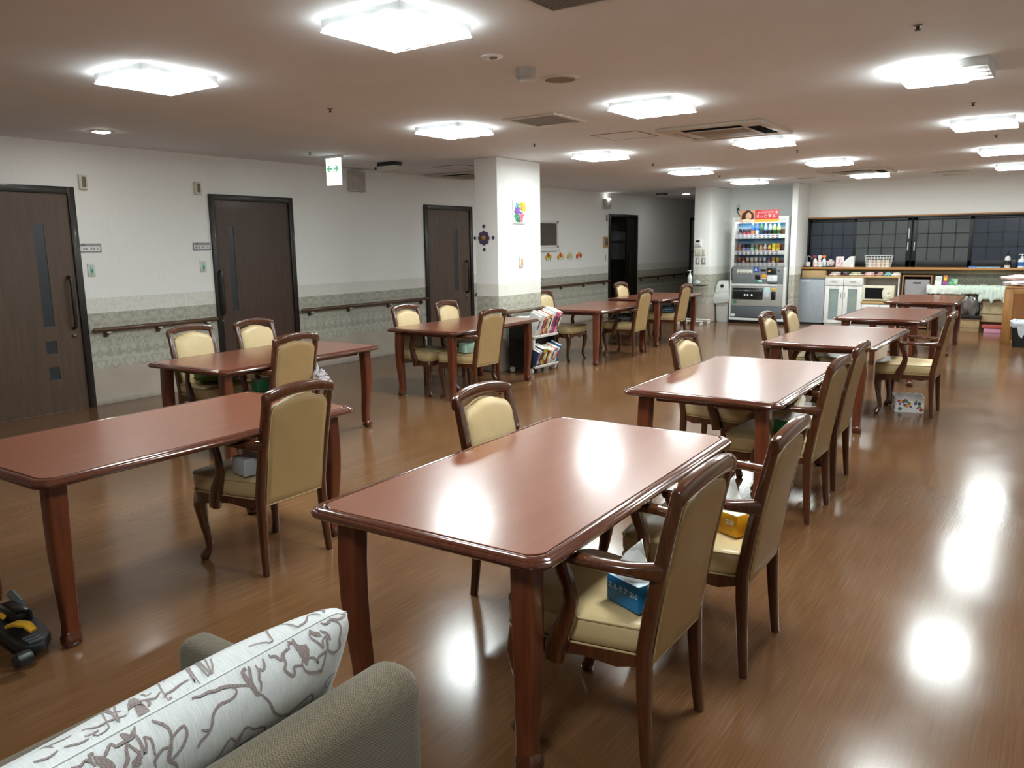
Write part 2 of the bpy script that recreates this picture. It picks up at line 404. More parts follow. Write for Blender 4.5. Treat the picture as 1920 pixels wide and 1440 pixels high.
for y, z, lab in ((4.02, 1.333, 'ivory light switch with turquoise rocker under the leftmost name plate'), (5.244, 1.33, 'ivory light switch with turquoise rocker left of the second door')):
    r = plate('light_switch', lab, 'switch', y, z, .072, .122, IVO, .012, group='room light switches')
    k = B().box(.012, .017, -.014, .014, -.045, .045, .002).build('rocker', mat('turquoise', '86cdd2', .35), r)
    B().box(.017, .0185, -.008, .008, -.022, .006).build('marker', mat('teal', '1f8d98', .4), k)
r = plate('wall_speaker', 'grey box speaker high on the wall right of the exit sign', 'speaker', 7.58, 2.36, .26, .26, mat('speaker_grey', 'c2beb6', .6), .075, bev=.008)
B().box(.072, .082, -.12, .12, -.1, .1, .004).build('grille', mat('speaker_grille', 'b7b2aa', .7), r)
B().box(0, .09, -.128, .128, -.128, -.105, .004).build('lower_rim', mat('speaker_grey', 'c2beb6', .6), r)
# things further along the left wall
r = thing('notice_board', 'dark grey square panel in white frame on wall right of the column', 'notice board', (XL, 12.30, 1.69))
b = B(); w, h = .36, .24
b.box(0, .03, -w, -w+.05, -h, h, .003).box(0, .03, w-.05, w, -h, h, .003).box(0, .03, -w, w, h-.045, h, .003).box(0, .03, -w, w, -h, -h+.045, .003)
b.build('frame', WHT, r); B().box(0, .012, -w+.04, w-.04, -h+.04, h-.04).build('panel', mat('board_grey', '5e574f', .7), r)
B().box(0, .06, -w, w, -h-.06, -h-.03, .004).build('ledge', WHT, r)
rnd = random.Random(4)
for i, (y, cols, lab) in enumerate(((12.34, ('e0b02c', 'b04a30', 'd8c23c'), 'paper flowers on wall in yellow and brown, closest to the column'), (12.76, ('e6a92c', 'd23a2c', 'e8c84a'), 'red and yellow paper flowers on wall, second from the column'),
        (13.10, ('d2c86a', 'c8cfa8', 'd8cf80'), 'faint pale yellow paper flowers on wall, third from the column'), (13.45, ('cc2f33', 'e0a02c', 'c8323c'), 'bright red paper flowers on wall, fourth from the column'))):
    r = thing('paper_flower_decoration', lab, 'wall decoration', (XL, y, 1.29), 0, 'paper flower decorations')
    for j, (dy, dz) in enumerate(((-.07, -.015), (.0, .03), (.07, .0))):
        fl = B()
        for k in range(6): a = k*PI/3; fl.ell((.008, dy+.026*math.cos(a), dz+.026*math.sin(a)), (.006, .019, .019), 0, 8, 5)
        fb = fl.build('flower', mat('paper_'+cols[j], cols[j], .7), r)
        B().ell((.014, dy, dz), (.006, .012, .012), 0, 8, 5).build('flower_centre', mat('paper_centre', 'e9d9a0', .7), fb)
    st = B()
    for dy in (-.07, .0, .07): st.sweep([(.003, dy, -.01), (.003, dy*.9, -.085)], .004, 6, (0, 1, 0))
    st.build('stem', mat('paper_stem', '93a27a', .7), r)
r = plate('emergency_lamp', 'pale box lamp high on wall left of the dark doorway', 'lamp', 14.53, 2.30, .24, .19, mat('lamp_box', 'b9b6ae', .6), .07, bev=.01)
B().ell((.07, 0, .09), (.05, .06, .025), 0, 12, 6).build('lens', emit('small_lamp', (1, .97, .9), 2), r)
r = plate('wall_picture', 'small picture in orange wooden frame beside the dark doorway', 'picture', 14.53, 1.54, .21, .22, PALEW, .025)
B().box(.024, .028, -.07, .07, -.075, .075).build('print', mat('dull_print', '7b7566', .7), r)
B().ell((.028, .035, -.02), (.004, .03, .03), 0, 10, 6).build('print_spot', mat('dark_print', '38352f', .7), r)
plate('call_button_plate', 'slim grey call plate below the wooden-framed picture', 'switch', 14.53, 1.22, .03, .13, mat('plate_grey', 'a5a5a0', .5))
plate('door_lamp_plate', 'slim dark plate above the small wooden-framed picture', 'plate', 14.58, 2.02, .05, .13, mat('plate_grey2', '6e6c68', .5))
# storeroom contents
r = thing('storage_shelf', 'dim grey shelf unit inside the dark doorway', 'shelf', (-8.45, 16.25, 0))
B().box(-.48, .48, .0, .34, 1.52, 1.55, .004).build('top_board', DGREY, r)
B().box(-.46, .46, .02, .34, 1.15, 1.52, .004).box(-.46, .46, .0, .34, 1.30, 1.315, .002).build('upper_box', mat('shelf_grey', '9a9c9f', .6), r)
B().box(-.46, .46, .02, .34, .02, 1.15, .004).build('lower_carcass', mat('shelf_dark', '2d2c2c', .7), r)
tag(lump(B(), (-8.45, 16.40, 1.55), (.34, .14, .13), 3, .3, 2.2).build('bedding_pile', mat('bedding', 'c4c8cf', .9)), 'pale heap of bedding seen in the gloom of the doorway', 'bedding')

# column decorations
r = thing('flower_picture', 'square glass picture of purple, yellow and pink flowers on column', 'picture', (-5.50, 8.07, 1.90))
B().box(0, .018, -.135, .135, -.135, .135, .003).build('board', mat('picture_board', 'dfeeea', .3), r)
rnd = random.Random(8)
def petals(b, cy, cz, R, n, mi):
    for k in range(n):
        a = 2*PI*k/n+rnd.random(); rr = R*rnd.uniform(.0, .85); y, z = cy+rr*math.cos(a), cz+rr*math.sin(a)
        y = max(-.105, min(.105, y)); z = max(-.105, min(.105, z))
        b.ell((.019+.003*rnd.random(), y, z), (.006, R*rnd.uniform(.16, .34), R*rnd.uniform(.16, .34)), mi, 8, 5)
for cy, cz, R, n, c in ((-.04, .02, .085, 12, '7a5cae'), (-.07, -.045, .06, 8, '3d8f6a'), (.05, .07, .075, 10, 'e2b82e'), (.03, -.05, .07, 9, 'd86a86'), (-.055, .085, .05, 6, '59c2b0'), (-.03, -.09, .05, 6, '2f7d58')):
    q = B(); petals(q, cy, cz, R, n*2, 0); q.build('petals', mat('petal_'+c, c, .25), r)
r = plate('call_switch', 'ivory call switch with orange buttons on the column', 'switch', 8.10, 1.305, .075, .13, IVO, .02, -5.50)
B().box(.02, .024, -.012, .016, -.045, .04, .003).build('button', mat('orange_button', 'c98a4e', .5), r)
r = thing('flower_ornament', 'purple and gold round flower ornament with four outlying beads on column', 'wall decoration', (-5.697, 7.63, 1.60))
q = B()
for k in range(8): a = k*PI/4; q.ell((.058*math.cos(a), -.012, .058*math.sin(a)), (.028, .012, .028), 0, 10, 6)
q.build('petals', mat('ornament_purple', '4c3d5e', .35), r)
B().ell((0, -.018, 0), (.034, .014, .034), 0, 12, 7).build('centre', mat('ornament_gold', '9c7434', .3), r)
for k in range(4):
    a = k*PI/2; q = B()
    for j in range(4): q.ell((.135*math.cos(a)+.012*math.cos(j*PI/2), -.008, .135*math.sin(a)+.012*math.sin(j*PI/2)), (.011, .007, .011), 0, 8, 5)
    q.build('bead', mat('ornament_dark', '3a3348', .35), r)
# controls on the pier by the corridor
def splate(name, lab, cat, x, z, w, h, m, d=.014, y=14.35, group=None):
    r = thing(name, lab, cat, (x, y, z), 0, group); B().box(-w/2, w/2, -d, 0, -h/2, h/2, .003).build('plate', m, r); return r
r = splate('intercom', 'white wall intercom with small dark screen above the switches', 'intercom', -5.71, 1.497, .135, .135, WHT, .03)
B().box(-.03, .04, -.032, -.028, .012, .052, .002).build('screen', BLK, r)
B().box(-.05, .05, -.032, -.028, -.05, -.01, .002).build('keypad', LGREY, r)
r = splate('light_switch', 'wide ivory switch plate with four rockers under the intercom', 'switch', -5.705, 1.322, .125, .12, IVO)
for k in range(4): B().box(-.048+k*.026, -.028+k*.026, -.018, -.012, -.04, .04, .002).build('rocker', mat('rocker', 'cfcbb8', .4), r)
r = splate('light_switch', 'narrow ivory switch plate right of the four-rocker plate', 'switch', -5.59, 1.322, .062, .12, IVO)
B().box(-.014, .014, -.018, -.012, -.04, .04, .002).build('rocker', mat('rocker', 'cfcbb8', .4), r)
for x, lab in ((-5.708, 'grey wall outlet left of its twin, below the switches'), (-5.593, 'grey wall outlet right of its twin, below the switches')):
    r = splate('wall_outlet', lab, 'outlet', x, 1.163, .075, .122, mat('outlet_grey', '97958e', .4))
    B().box(-.017, .017, -.018, -.012, -.042, .042, .002).build('socket', mat('outlet_face', 'd5d3cc', .4), r)

# ------------------------------------------------------------------ ceiling fittings
def make_light(dead=False):
    r = thing('ceiling_light', 'x', 'ceiling light', (0, 0, ZC), 0, 'square ceiling lights')
    h = .238; b = B(); D = .05
    b.box(-h, h, -h, -h+.006, -D, 0).box(-h, h, h-.006, h, -D, 0).box(-h, -h+.006, -h+.006, h-.006, -D, 0).box(h-.006, h, -h+.006, h-.006, -D, 0)
    b.box(-h+.006, h-.006, -h+.006, h-.006, -.012, -.001)
    b.build('housing', mat('lamp_housing', 'dfe1e2', .4), r)
    # glowing diffuser: flat bottom; scalloped skirt shapes the tubes' glow on the housing sides
    def zz(s): return -D-.003+.012*(1-abs(s/h)**3)+.008*math.cos(s/h*PI*3)*(1-abs(s/h)**4)
    q = B(); e = h+.004; n = 28; top = []; bot = []
    for sx, sy, dx, dy in ((-1, -1, 1, 0), (1, -1, 0, 1), (1, 1, -1, 0), (-1, 1, 0, -1)):
        for i in range(n):
            s = -h+2*h*i/n; ux = sx*e if dx == 0 else dx*s*e/h; uy = sy*e if dy == 0 else dy*s*e/h
            top.append((ux, uy, zz(s))); bot.append((ux*.985, uy*.985, -D-.006))
    q.loft([top, bot, [(x*.93, y*.93, -D-.008) for x, y, _ in bot]], False, 1)
    fl = [q.bm.verts.new((x*.93, y*.93, -D-.008)) for x, y, _ in bot]; q.bm.faces.new(fl)
    if dead:
        q.bm.free(); q = B(); c = .10
        q.box(-h-.003, c, -h-.003, h+.003, -D-.008, -D+.012, .004); q.build('diffuser', LIT, r)
        for k in range(3):
            y = -.14+k*.14; B().sweep([(c+.005, y-.016, -D+.012), (h-.03, y-.016, -D+.012), (h-.022, y, -D+.012), (h-.03, y+.016, -D+.012), (c+.005, y+.016, -D+.012)], .010, 8).build('lamp_tube', WHT, r)
            B().box(h-.03, h-.008, y-.022, y+.022, -D+.002, -D+.03, .003).build('tube_holder', LGREY, r)
        B().box(c+.002, h-.007, -h+.007, h-.007, -.030, -.013).build('reflector', mat('reflector', 'b9bab8', .4), r)
        return r
    q.build('diffuser', [LIT, LIT2], r, -35)
    for k in range(3): B().box(-.14+k*.13, -.10+k*.13, .195, .212, -D-.0115, -D-.008).build('clip', mat('lamp_clip', '9c9c9c', .4), r)
    return r
L0 = make_light(); lx = {-4.45: 'column-side row', -2.59: 'middle row', -.69: 'right-hand row'}
nth = ['first from the camera', 'second from the camera', 'third from the camera', 'fourth from the camera', 'fifth, by the far wall']
first = True
for x, nm in lx.items():
    for i, y in enumerate((2.84, 5.56, 8.20, 10.85, 13.38, .15, -2.4)):
        if y < 1 and x != -.69: continue
        if y < 0: continue
        if x == -.69 and y == 5.56:
            q = make_light(True); q.location = (x, y, ZC); q['label'] = 'square ceiling light with one side unlit and its white tubes showing'; continue
        lab = 'lit square ceiling light, '+nm+', '+(nth[i] if i < 5 else ('behind the camera' if i == 6 else 'over the sofa end'))
        if first: L0.location = (x, y-.04 if x == -4.45 else y, ZC); L0['label'] = lab; first = False
        else: dup(L0, (x, y, ZC), None, lab)
for x, y, lab in ((-6.86, 3.76, 'round lit downlight over the leftmost door'), (-6.70, 16.1, 'round lit downlight in the far corridor')):
    r = thing('downlight', lab, 'ceiling light', (x, y, ZC), 0, 'round downlights')
    B().lathe([(.082, 0), (.082, -.006), (.07, -.008)], n=28).build('rim', WHT, r)
    B().lathe([(.07, -.0085), (.05, -.0135), (.0, -.0145)], n=28).build('lens', emit('downlight_lens', (1, .97, .92), 30), r)
# exit sign
r = thing('exit_sign', 'lit white exit sign with green double arrow hanging from ceiling', 'exit sign', (-6.80, 6.33, ZC))
B().box(-.14, .13, -.03, .03, -.03, 0, .004).build('mount', WHT, r)
bd = B().box(-.11, .11, -.014, .014, -.32, -.03, .003).build('sign_box', emit('exit_white', (.88, 1, .96), .55), r)
GRN = emit('exit_green', (.0, .12, .05), 1.0); a = B()
for s in (-1, 1):
    a.prism([(s*.012, -.132), (s*.058, -.132), (s*.038, -.106), (s*.060, -.106), (s*.098, -.143), (s*.060, -.18), (s*.038, -.18), (s*.058, -.154), (s*.012, -.154)], lambda p, q, h: (p, h, q), -.017, -.0135)
a.build('arrow', GRN, r, -35)
a = B(); a.box(-.022, -.017, -.017, -.0135, -.285, -.245).box(.012, .017, -.017, -.0135, -.285, -.245).box(-.022, .017, -.017, -.0135, -.249, -.245).box(-.006, -.002, -.017, -.0135, -.285, -.255)
a.build('doorway_symbol', emit('exit_green_pale', (.03, .17, .1), 1.0), r)
# ceiling cassette air conditioners
def make_ac():
    r = thing('air_conditioner', 'square ceiling air conditioner with open louvres between the middle lights', 'air conditioner', (-2.66, 7.26, ZC), 0, 'ceiling air conditioners')
    h = .475; b = B(); m = mat('ac_ivory', 'cfc6ba', .5)
    b.box(-h, h, -h, -.40, -.028, 0, .006).box(-h, h, .40, h, -.028, 0, .006).box(-h, -.40, -.40, .40, -.028, 0, .004).box(.40, h, -.40, .40, -.028, 0, .004)
    b.box(-.27, .27, -.27, .27, -.022, -.001).box(-.42, -.27, -.42, -.27, -.028, 0).box(.27, .42, -.42, -.27, -.028, 0).box(-.42, -.27, .27, .42, -.028, 0).box(.27, .42, .27, .42, -.028, 0)
    b.build('panel', m, r)
    B().box(-.25, .25, -.25, .25, -.032, -.02, .004).build('intake_grille', mat('ac_grille', '978b78', .7), r)
    for k in range(4):
        mz = RZ(k*PI/2)
        B().box(-.27, .27, -.395, -.285, -.029 if k < 2 else -.010, -.001, 0, 0, mz).build('outlet_slot', mat('slot_black', '0b0b0c', .9, Specular_IOR_Level=.05), r)
        ang = 1.05 if k in (0, 1) else .12
        B().box(-.262, .262, -.055, .055, -.003, .003, .001, 0, mz @ TR(0, -.315, -.024) @ RX(-ang*.25)).build('louvre', m, r) if k > 1 else B().box(-.262, .262, -.010, .010, -.004, .004, .001, 0, mz @ TR(0, -.276, -.032)).build('louvre', m, r)
    return r
AC = make_ac()
dup(AC, (-2.66, 12.8, ZC), None, 'square ceiling air conditioner at the far end near the window')
dup(AC, (-7.15, 9.3, ZC), None, 'ceiling air conditioner in the side hallway, partly behind the column')
def grille(name, lab, cat, x, y, w, d, mi, t=.012, sl=0):
    r = thing(name, lab, cat, (x, y, ZC)); e = .035; b = B()
    b.box(-w/2, w/2, -d/2, -d/2+e, -t, 0, .002).box(-w/2, w/2, d/2-e, d/2, -t, 0, .002).box(-w/2, -w/2+e, -d/2+e, d/2-e, -t, 0, .002).box(w/2-e, w/2, -d/2+e, d/2-e, -t, 0, .002)
    b.build('frame', mat('vent_white', 'd9d4cc', .5), r)
    q = B().box(-w/2+e, w/2-e, -d/2+e, d/2-e, -.004, -.001)
    for k in range(sl): y0 = -d/2+e+(d-2*e)*(k+.5)/sl; q.box(-w/2+e, w/2-e, y0-.004, y0+.004, -t+.001, -.004)
    q.build('grille', mi, r); return r
VG = mat('vent_grey', '8f8b84', .7)
grille('ceiling_vent', 'square white-framed ceiling vent between the middle lights and column', 'vent', -3.61, 5.69, .50, .52, VG)
grille('ceiling_vent', 'dark slotted ceiling vent cut off by the picture top', 'vent', -1.70, 2.98, .5, .3, VG, .012, 14)
grille('ceiling_vent', 'small grey ceiling grille left of the far air conditioner', 'vent', -3.6, 13.6, .3, .16, VG, .01, 5)
grille('ceiling_vent', 'small grey ceiling grille against the far window wall', 'vent', -3.45, 14.6, .3, .16, VG, .01, 5)
grille('ceiling_vent', 'low white ceiling panel near the far wall, right of air conditioner', 'vent', -1.55, 13.85, .55, .4, mat('vent_pale', 'b9b3aa', .6))
grille('ceiling_vent', 'thin dark ceiling grille behind the far low white panel', 'vent', -1.55, 14.7, .4, .16, VG)
def hatch(x, y, lab):
    r = thing('ceiling_hatch', lab, 'hatch', (x, y, ZC)); h = .235; b = B()
    for s in (-1, 1): b.box(-h, h, s*h-.004, s*h+.004, -.004, 0).box(s*h-.004, s*h+.004, -h, h, -.004, 0)
    b.build('rim', mat('hatch_rim', '6d6156', .6), r); B().box(-h+.004, h-.004, -h+.004, h-.004, -.003, 0).build('lid', CEIL, r)
hatch(-3.54, 7.0, 'flat ceiling access hatch with thin brown outline'); hatch(-6.6, 8.3, 'flat ceiling hatch in the side hallway near the column')
r = thing('smoke_detector', 'drum-shaped grey smoke detector on the ceiling', 'detector', (-2.67, 4.01, ZC))
B().lathe([(.06, 0), (.06, -.045), (.048, -.058)], n=24).build('body', mat('detector_grey', 'b4b0ac', .5), r); B().lathe([(.044, -.058), (.04, -.066), (.0, -.067)], n=24).build('sensor', LGREY, r)
r = thing('emergency_light', 'flat round emergency ceiling light left of the drum detector', 'ceiling light', (-2.64, 3.635, ZC))
B().lathe([(.062, 0), (.058, -.008), (.035, -.01)], n=24).build('rim', WHT, r); B().ell((0.01, 0, -.012), (.022, .022, .008), 0, 10, 6).build('bulb', mat('bulb_grey', '77736c', .2), r)
r = thing('ceiling_speaker', 'round perforated ceiling speaker with white rim', 'speaker', (-2.655, 4.365, ZC))
B().lathe([(.118, 0), (.116, -.008), (.10, -.010)], n=30).build('rim', mat('vent_white', 'd9d4cc', .5), r); B().lathe([(.102, -.0095), (.05, -.0125), (.0, -.013)], n=30).build('grille', mat('speaker_mesh', '8f8676', .8), r)
sp0 = thing('sprinkler_head', 'x', 'sprinkler', (0, 0, ZC), 0, 'ceiling sprinkler heads')
B().lathe([(.022, 0), (.022, -.004), (.01, -.006)], n=14).build('escutcheon', mat('brass_dull', '8d8272', .4), sp0); B().lathe([(.007, -.005), (.007, -.02), (.015, -.022), (.012, -.026)], n=12).build('nozzle', mat('nozzle_dark', '3c332a', .4), sp0)
sps = [(-4.54, 4.22, 'between the two nearest left lights'), (-4.54, 6.96, 'beside the column'), (-.68, 4.39, 'behind the nearest right-row light'), (-.68, 7.07, 'between second and third right-row lights'), (-6.78, 5.98, 'just above the exit sign'),
       (-4.5, 9.7, 'beyond the column, third from the camera'), (-4.5, 12.1, 'near the vending machine'), (-2.6, 9.4, 'behind the nearer air conditioner'), (-.68, 9.4, 'between third and fourth right-row lights'), (-4.6, 13.6, 'close to the pier above the vending machine')]
for i, (x, y, l) in enumerate(sps):
    lab = 'tiny dark sprinkler head on the ceiling '+l
    if i == 0: sp0.location = (x, y, ZC); sp0['label'] = lab
    else: dup(sp0, (x, y, ZC), None, lab)
r = thing('ceiling_unit', 'small white box unit with black top on the hallway ceiling', 'ceiling unit', (-6.85, 7.28, ZC))
B().box(-.17, .17, -.09, .09, -.105, -.045, .008).build('body', mat('unit_white', 'c9c4bd', .5), r); B().box(-.13, .13, -.08, .08, -.046, 0, .003).build('bracket', BLK, r)
B().lathe([(.018, 0), (.014, .004)], n=14, m=TR(-.145, -.091, -.07) @ RX(PI/2)).build('lens', BLK, r)
r = thing('camera_cluster', 'small dark fittings on the far corridor ceiling beside downlight', 'ceiling unit', (-7.0, 15.6, ZC))
B().box(-.14, -.07, -.05, .05, -.03, 0, .004).box(.03, .12, -.06, .04, -.035, 0, .004).box(-.05, .01, -.05, .02, -.02, 0, .004).build('body', mat('cluster_dark', '3e3a36', .5), r)

# ------------------------------------------------------------------ dining tables
def rrect(hx, hy, c, k=4):
    """rounded, slightly chamfered rectangle outline"""
    pts = []
    for cx, cy, a0 in ((hx-c, hy-c, 0), (-hx+c, hy-c, PI/2), (-hx+c, -hy+c, PI), (hx-c, -hy+c, 1.5*PI)):
        for i in range(k+1):
            a = a0+PI/2*i/k; e = 2/1.55
            u, v = math.cos(a-a0), math.sin(a-a0); u, v = abs(u)**e, abs(v)**e
            x, y = u*c, v*c; ca, sa = math.cos(a0), math.sin(a0)
            pts.append((cx+x*ca-y*sa, cy+x*sa+y*ca))
    return pts
def make_table():
    r = thing('dining_table', 'x', 'table', (0, 0, 0), 0, 'dining tables')
    hx, hy = .45, .805
    prof = [(.0415, .6945), (.0385, .6940), (.0375, .6960), (.034, .6990), (.029, .7000), (.022, .6995), (.015, .6970), (.0105, .6935), (.0095, .6915), (.005, .6895), (.0015, .6860), (0, .6810), (.0015, .675), (.006, .669), (.012, .6655), (.03, .664)]
    b = B(); b.loft([[(x, y, z) for x, y in rrect(hx-i, hy-i, .055-i*.5)] for i, z in prof], False)
    f = b.bm.faces.new([b.bm.verts.new((x, y, .664)) for x, y in rrect(hx-.03, hy-.03, .04)])
    top = b.build('tabletop', EDGE, r, 25)
    b = B(); b.loft([[(x, y, z) for x, y in rrect(hx-i, hy-i, .045)] for i, z in ((.0405, .69), (.0405, .6992), (.042, .70))], True)
    b.build('top_panel', TOPW, top, 8)
    b = B(); ax, ay = .29, .66
    b.box(-ax, ax, -ay, -ay+.02, .622, .664, .002).box(-ax, ax, ay-.02, ay, .622, .664, .002).box(-ax, -ax+.02, -ay+.02, ay-.02, .622, .664, .002).box(ax-.02, ax, -ay+.02, ay-.02, .622, .664, .002)
    b.build('apron', LEGW, r)
    for sx in (-1, 1):
        for sy in (-1, 1):
            P = [(.664, 0, .038), (.60, .003, .038), (.50, .006, .0375), (.38, .006, .036), (.26, .001, .033), (.15, -.006, .030), (.08, -.008, .028), (.045, -.006, .029)]
            px, py = hx-.118, hy-.108
            lg = B(); lg.sweep([(sx*(px+o), sy*(py+o), z) for z, o, w in P], [(w, w, 6) for z, o, w in P], 20, (0, 1, 0))
            L = lg.build('leg', LEGW, r)
            Q = [(.046, -.006, .030), (.030, -.001, .034), (.012, .001, .033), (.0, -.002, .027)]
            B().sweep([(sx*(px+o), sy*(py+o), z) for z, o, w in Q], [(w, w, 5) for z, o, w in Q], 20, (0, 1, 0)).build('foot_cap', EDGE, L)
    return r
tables = [(-1.519, 2.415, 1.76, 'reddish-brown dining table right behind the sofa, nearest of the right-hand row'), (-1.591, 4.787, 1.17, 'reddish-brown dining table second from the sofa in the right-hand row'),
          (-1.583, 7.300, -.57, 'third dining table of the right-hand row, with polka-dot box near its corner'), (-1.555, 9.732, -1.06, 'fourth dining table of the right-hand row, second from the kitchen shelf'),
          (-1.547, 12.352, 1.37, 'last dining table of the right-hand row, right before the microwave cabinet'), (-3.415, 2.05, 1.08, 'reddish-brown dining table with one chair, cut off by left picture edge'),
          (-5.101, 3.99, 2.15, 'reddish-brown dining table beside the wall handrail between the two left doors'), (-5.21, 6.628, 1.78, 'reddish-brown dining table in front of the white column and book cart'),
          (-5.109, 9.366, 1.2, 'reddish-brown dining table just beyond the book cart'), (-5.214, 11.438, .12, 'reddish-brown dining table nearest the dark open doorway')]
T0 = make_table()
for i, (x, y, a, lab) in enumerate(tables):
    if i == 0: T0.location = (x, y, 0); T0.rotation_euler.z = math.radians(a); T0['label'] = lab
    else: dup(T0, (x, y, 0), math.radians(a), lab)

# ------------------------------------------------------------------ chairs (local +X is where the sitter faces)
def lean(z): return .02*math.sin(PI/2*z/.38) if z < .38 else .02-.098*((z-.38)/.5)**1.15
def seat_outline(o=0.0):
    pts = []
    half = [(0.012, .188), (.10, .203), (.20, .222), (.30, .238), (.37, .247)]
    for i in range(5): a = PI/2*(1-i/4); half.append((.405+.062*math.cos(a), .187+.062*math.sin(a)))
    half += [(.476, .12), (.480, .06)]
    pts = [(x, -y) for x, y in half]+[(.481, 0)]+[(x, y) for x, y in half[::-1]]
    cx, cy = .24, 0; k = 1+o/.24
    return [(cx+(x-cx)*k, cy+(y-cy)*k) for x, y in pts]
def make_chair():
    r = thing('dining_chair', 'x', 'chair', (0, 0, 0), 0, 'padded dining armchairs')
    zs = [0, .06, .15, .26, .38, .50, .62, .74, .82, .852]
    for s in (-1, 1):
        b = B(); b.sweep([(lean(z), s*(.187+.012*max(0, 1-z/.3)**1.5), z) for z in zs], [(.014+.005*min(1, z/.3), .015+.007*min(1, z/.3)-.004*max(0, (z-.5)/.37), 4) for z in zs], 14, (1, 0, 0))
        b.build('back_leg', CHW, r)
        b = B(); P = [(.415, .205, .375, .030), (.428, .214, .335, .033), (.436, .221, .28, .030), (.428, .216, .20, .0225), (.415, .208, .12, .0175), (.410, .205, .065, .0165), (.424, .214, .035, .021), (.434, .221, .014, .023), (.432, .219, 0, .016)]
        b.sweep([(x, s*y, z) for x, y, z, w in P], [(w, w, 2.8) for *_, w in P], 14, (1, 0, 0)); b.build('front_leg', CHW, r)
        b = B(); A = [(-.035, .192, .628, .014, .030), (-.01, .205, .632, .020, .026), (.05, .232, .636, .026, .018), (.12, .247, .639, .026, .015), (.19, .252, .641, .026, .015), (.25, .250, .641, .027, .015), (.285, .247, .640, .023, .013), (.295, .246, .639, .012, .008)]
        b.sweep([(x, s*y, z) for x, y, z, _, _ in A], [(w, h, 3) for *_, w, h in A], 14); b.build('armrest', CHW, r)
        b = B(); A = [(.262, .248, .638, .025), (.252, .248, .60, .023), (.232, .247, .55, .021), (.224, .246, .50, .022), (.236, .246, .45, .026), (.258, .247, .40, .031), (.276, .247, .35, .033), (.282, .246, .305, .030)]
        b.sweep([(x, s*y, z) for x, y, z, w in A], [(w*.66, w, 3.4) for *_, w in A], 14, (1, 0, 0)); b.build('arm_support', CHW, r)
    # crest rail, arched, with small shouldered ends
    ys = [-.209, -.203, -.18, -.15, -.10, -.05, 0, .05, .10, .15, .18, .203, .209]
    b = B(); rings = []
    for y in ys:
        t = 1-(y/.209)**2; zt = .872+.040*t**.62; zb = .822+.036*t**.8
        e = 1 if abs(y) < .205 else .82; zc, hh = (zt+zb)/2, (zt-zb)/2*(1 if e == 1 else .96); w = .0185*e; x0 = lean(zc)-.004-.010*t
        rings.append([(x0+w*math.copysign(abs(math.cos(a))**.55, math.cos(a)), y, zc+hh*math.copysign(abs(math.sin(a))**.6, math.sin(a))) for a in [2*PI*(j+.5)/14 for j in range(14)]])
    b.loft(rings); b.build('crest_rail', CHW, r)
    # upholstered back, padded front and flatter rear, edged with piping
    def outline(k, n=8):
        w, zb, zt = .168, .336, .852
        pts = [(-w, zb), (w, zb), (w, .62)]
        for i in range(n+1): a = PI/2*i/n; pts.append((w-.065+.065*math.cos(a), .765+.060*math.sin(a)))
        for i in range(1, 8): y = (w-.065)*(1-i/4); pts.append((y, .825+.022*(1-(y/(w-.065))**2)))
        for i in range(n+1): a = PI/2*(1-i/n); pts.append((-(w-.065)-.065*math.cos(a), .765+.060*math.sin(a)))
        pts.append((-w, .62)); cz = .6
        return [(y*k, cz+(z-cz)*k) for y, z in pts]
    fr = [[(lean(z)+d, y, z) for y, z in outline(k)] for k, d in ((1, 0), (1, .014), (.97, .022), (.85, .028), (.5, .032), (.02, .033))]
    b = B(); b.loft(fr); b.build('backrest', LEA, r, 60)
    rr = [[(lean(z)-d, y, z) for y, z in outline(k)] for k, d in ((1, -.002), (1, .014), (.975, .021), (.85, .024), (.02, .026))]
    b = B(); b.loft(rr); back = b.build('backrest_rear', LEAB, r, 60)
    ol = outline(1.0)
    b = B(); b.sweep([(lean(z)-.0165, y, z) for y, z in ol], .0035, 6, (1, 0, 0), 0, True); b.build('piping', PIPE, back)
    # seat
    SO = [(-.02, .362), (0, .372), (.004, .40), (.004, .432), (0, .447), (-.014, .456), (-.06, .464), (-.14, .469), (-.235, .470)]
    b = B(); b.loft([[(x, y, z+.006*max(0, x-.30)*(1 if z > .44 else 0)) for x, y in seat_outline(o)] for o, z in SO]); st = b.build('seat', LEA, r, 60)
    b = B(); b.sweep([(x, y, .447) for x, y in seat_outline(.003)], .004, 6, (0, 0, 1), 0, True).sweep([(x, y, .368) for x, y in seat_outline(.004)], .0035, 6, (0, 0, 1), 0, True); b.build('piping', PIPE, st)
    so = seat_outline(.004); si = seat_outline(-.03); n = len(so); b = B(); rings = []
    for (x, y), (xi, yi) in zip(so, si):
        f = abs(x-.42)/.42; zl = .318-.014*math.cos(x*PI/.21) if abs(y) > .19 else .315-.018*math.cos(y*PI/.095)
        k2 = max(0, 1-x/.10)*.8; zl = zl*(1-k2)+.352*k2
        rings.append([(x, y, zl), (x, y, .370), (xi, yi, .370), (xi, yi, zl+.004)])
    b.loft(rings, True, 0, None, False); b.box(.0, .025, -.18, .18, .35, .37, .003); b.build('seat_rail', CHW, r, 40)
    return r
CH = make_chair()
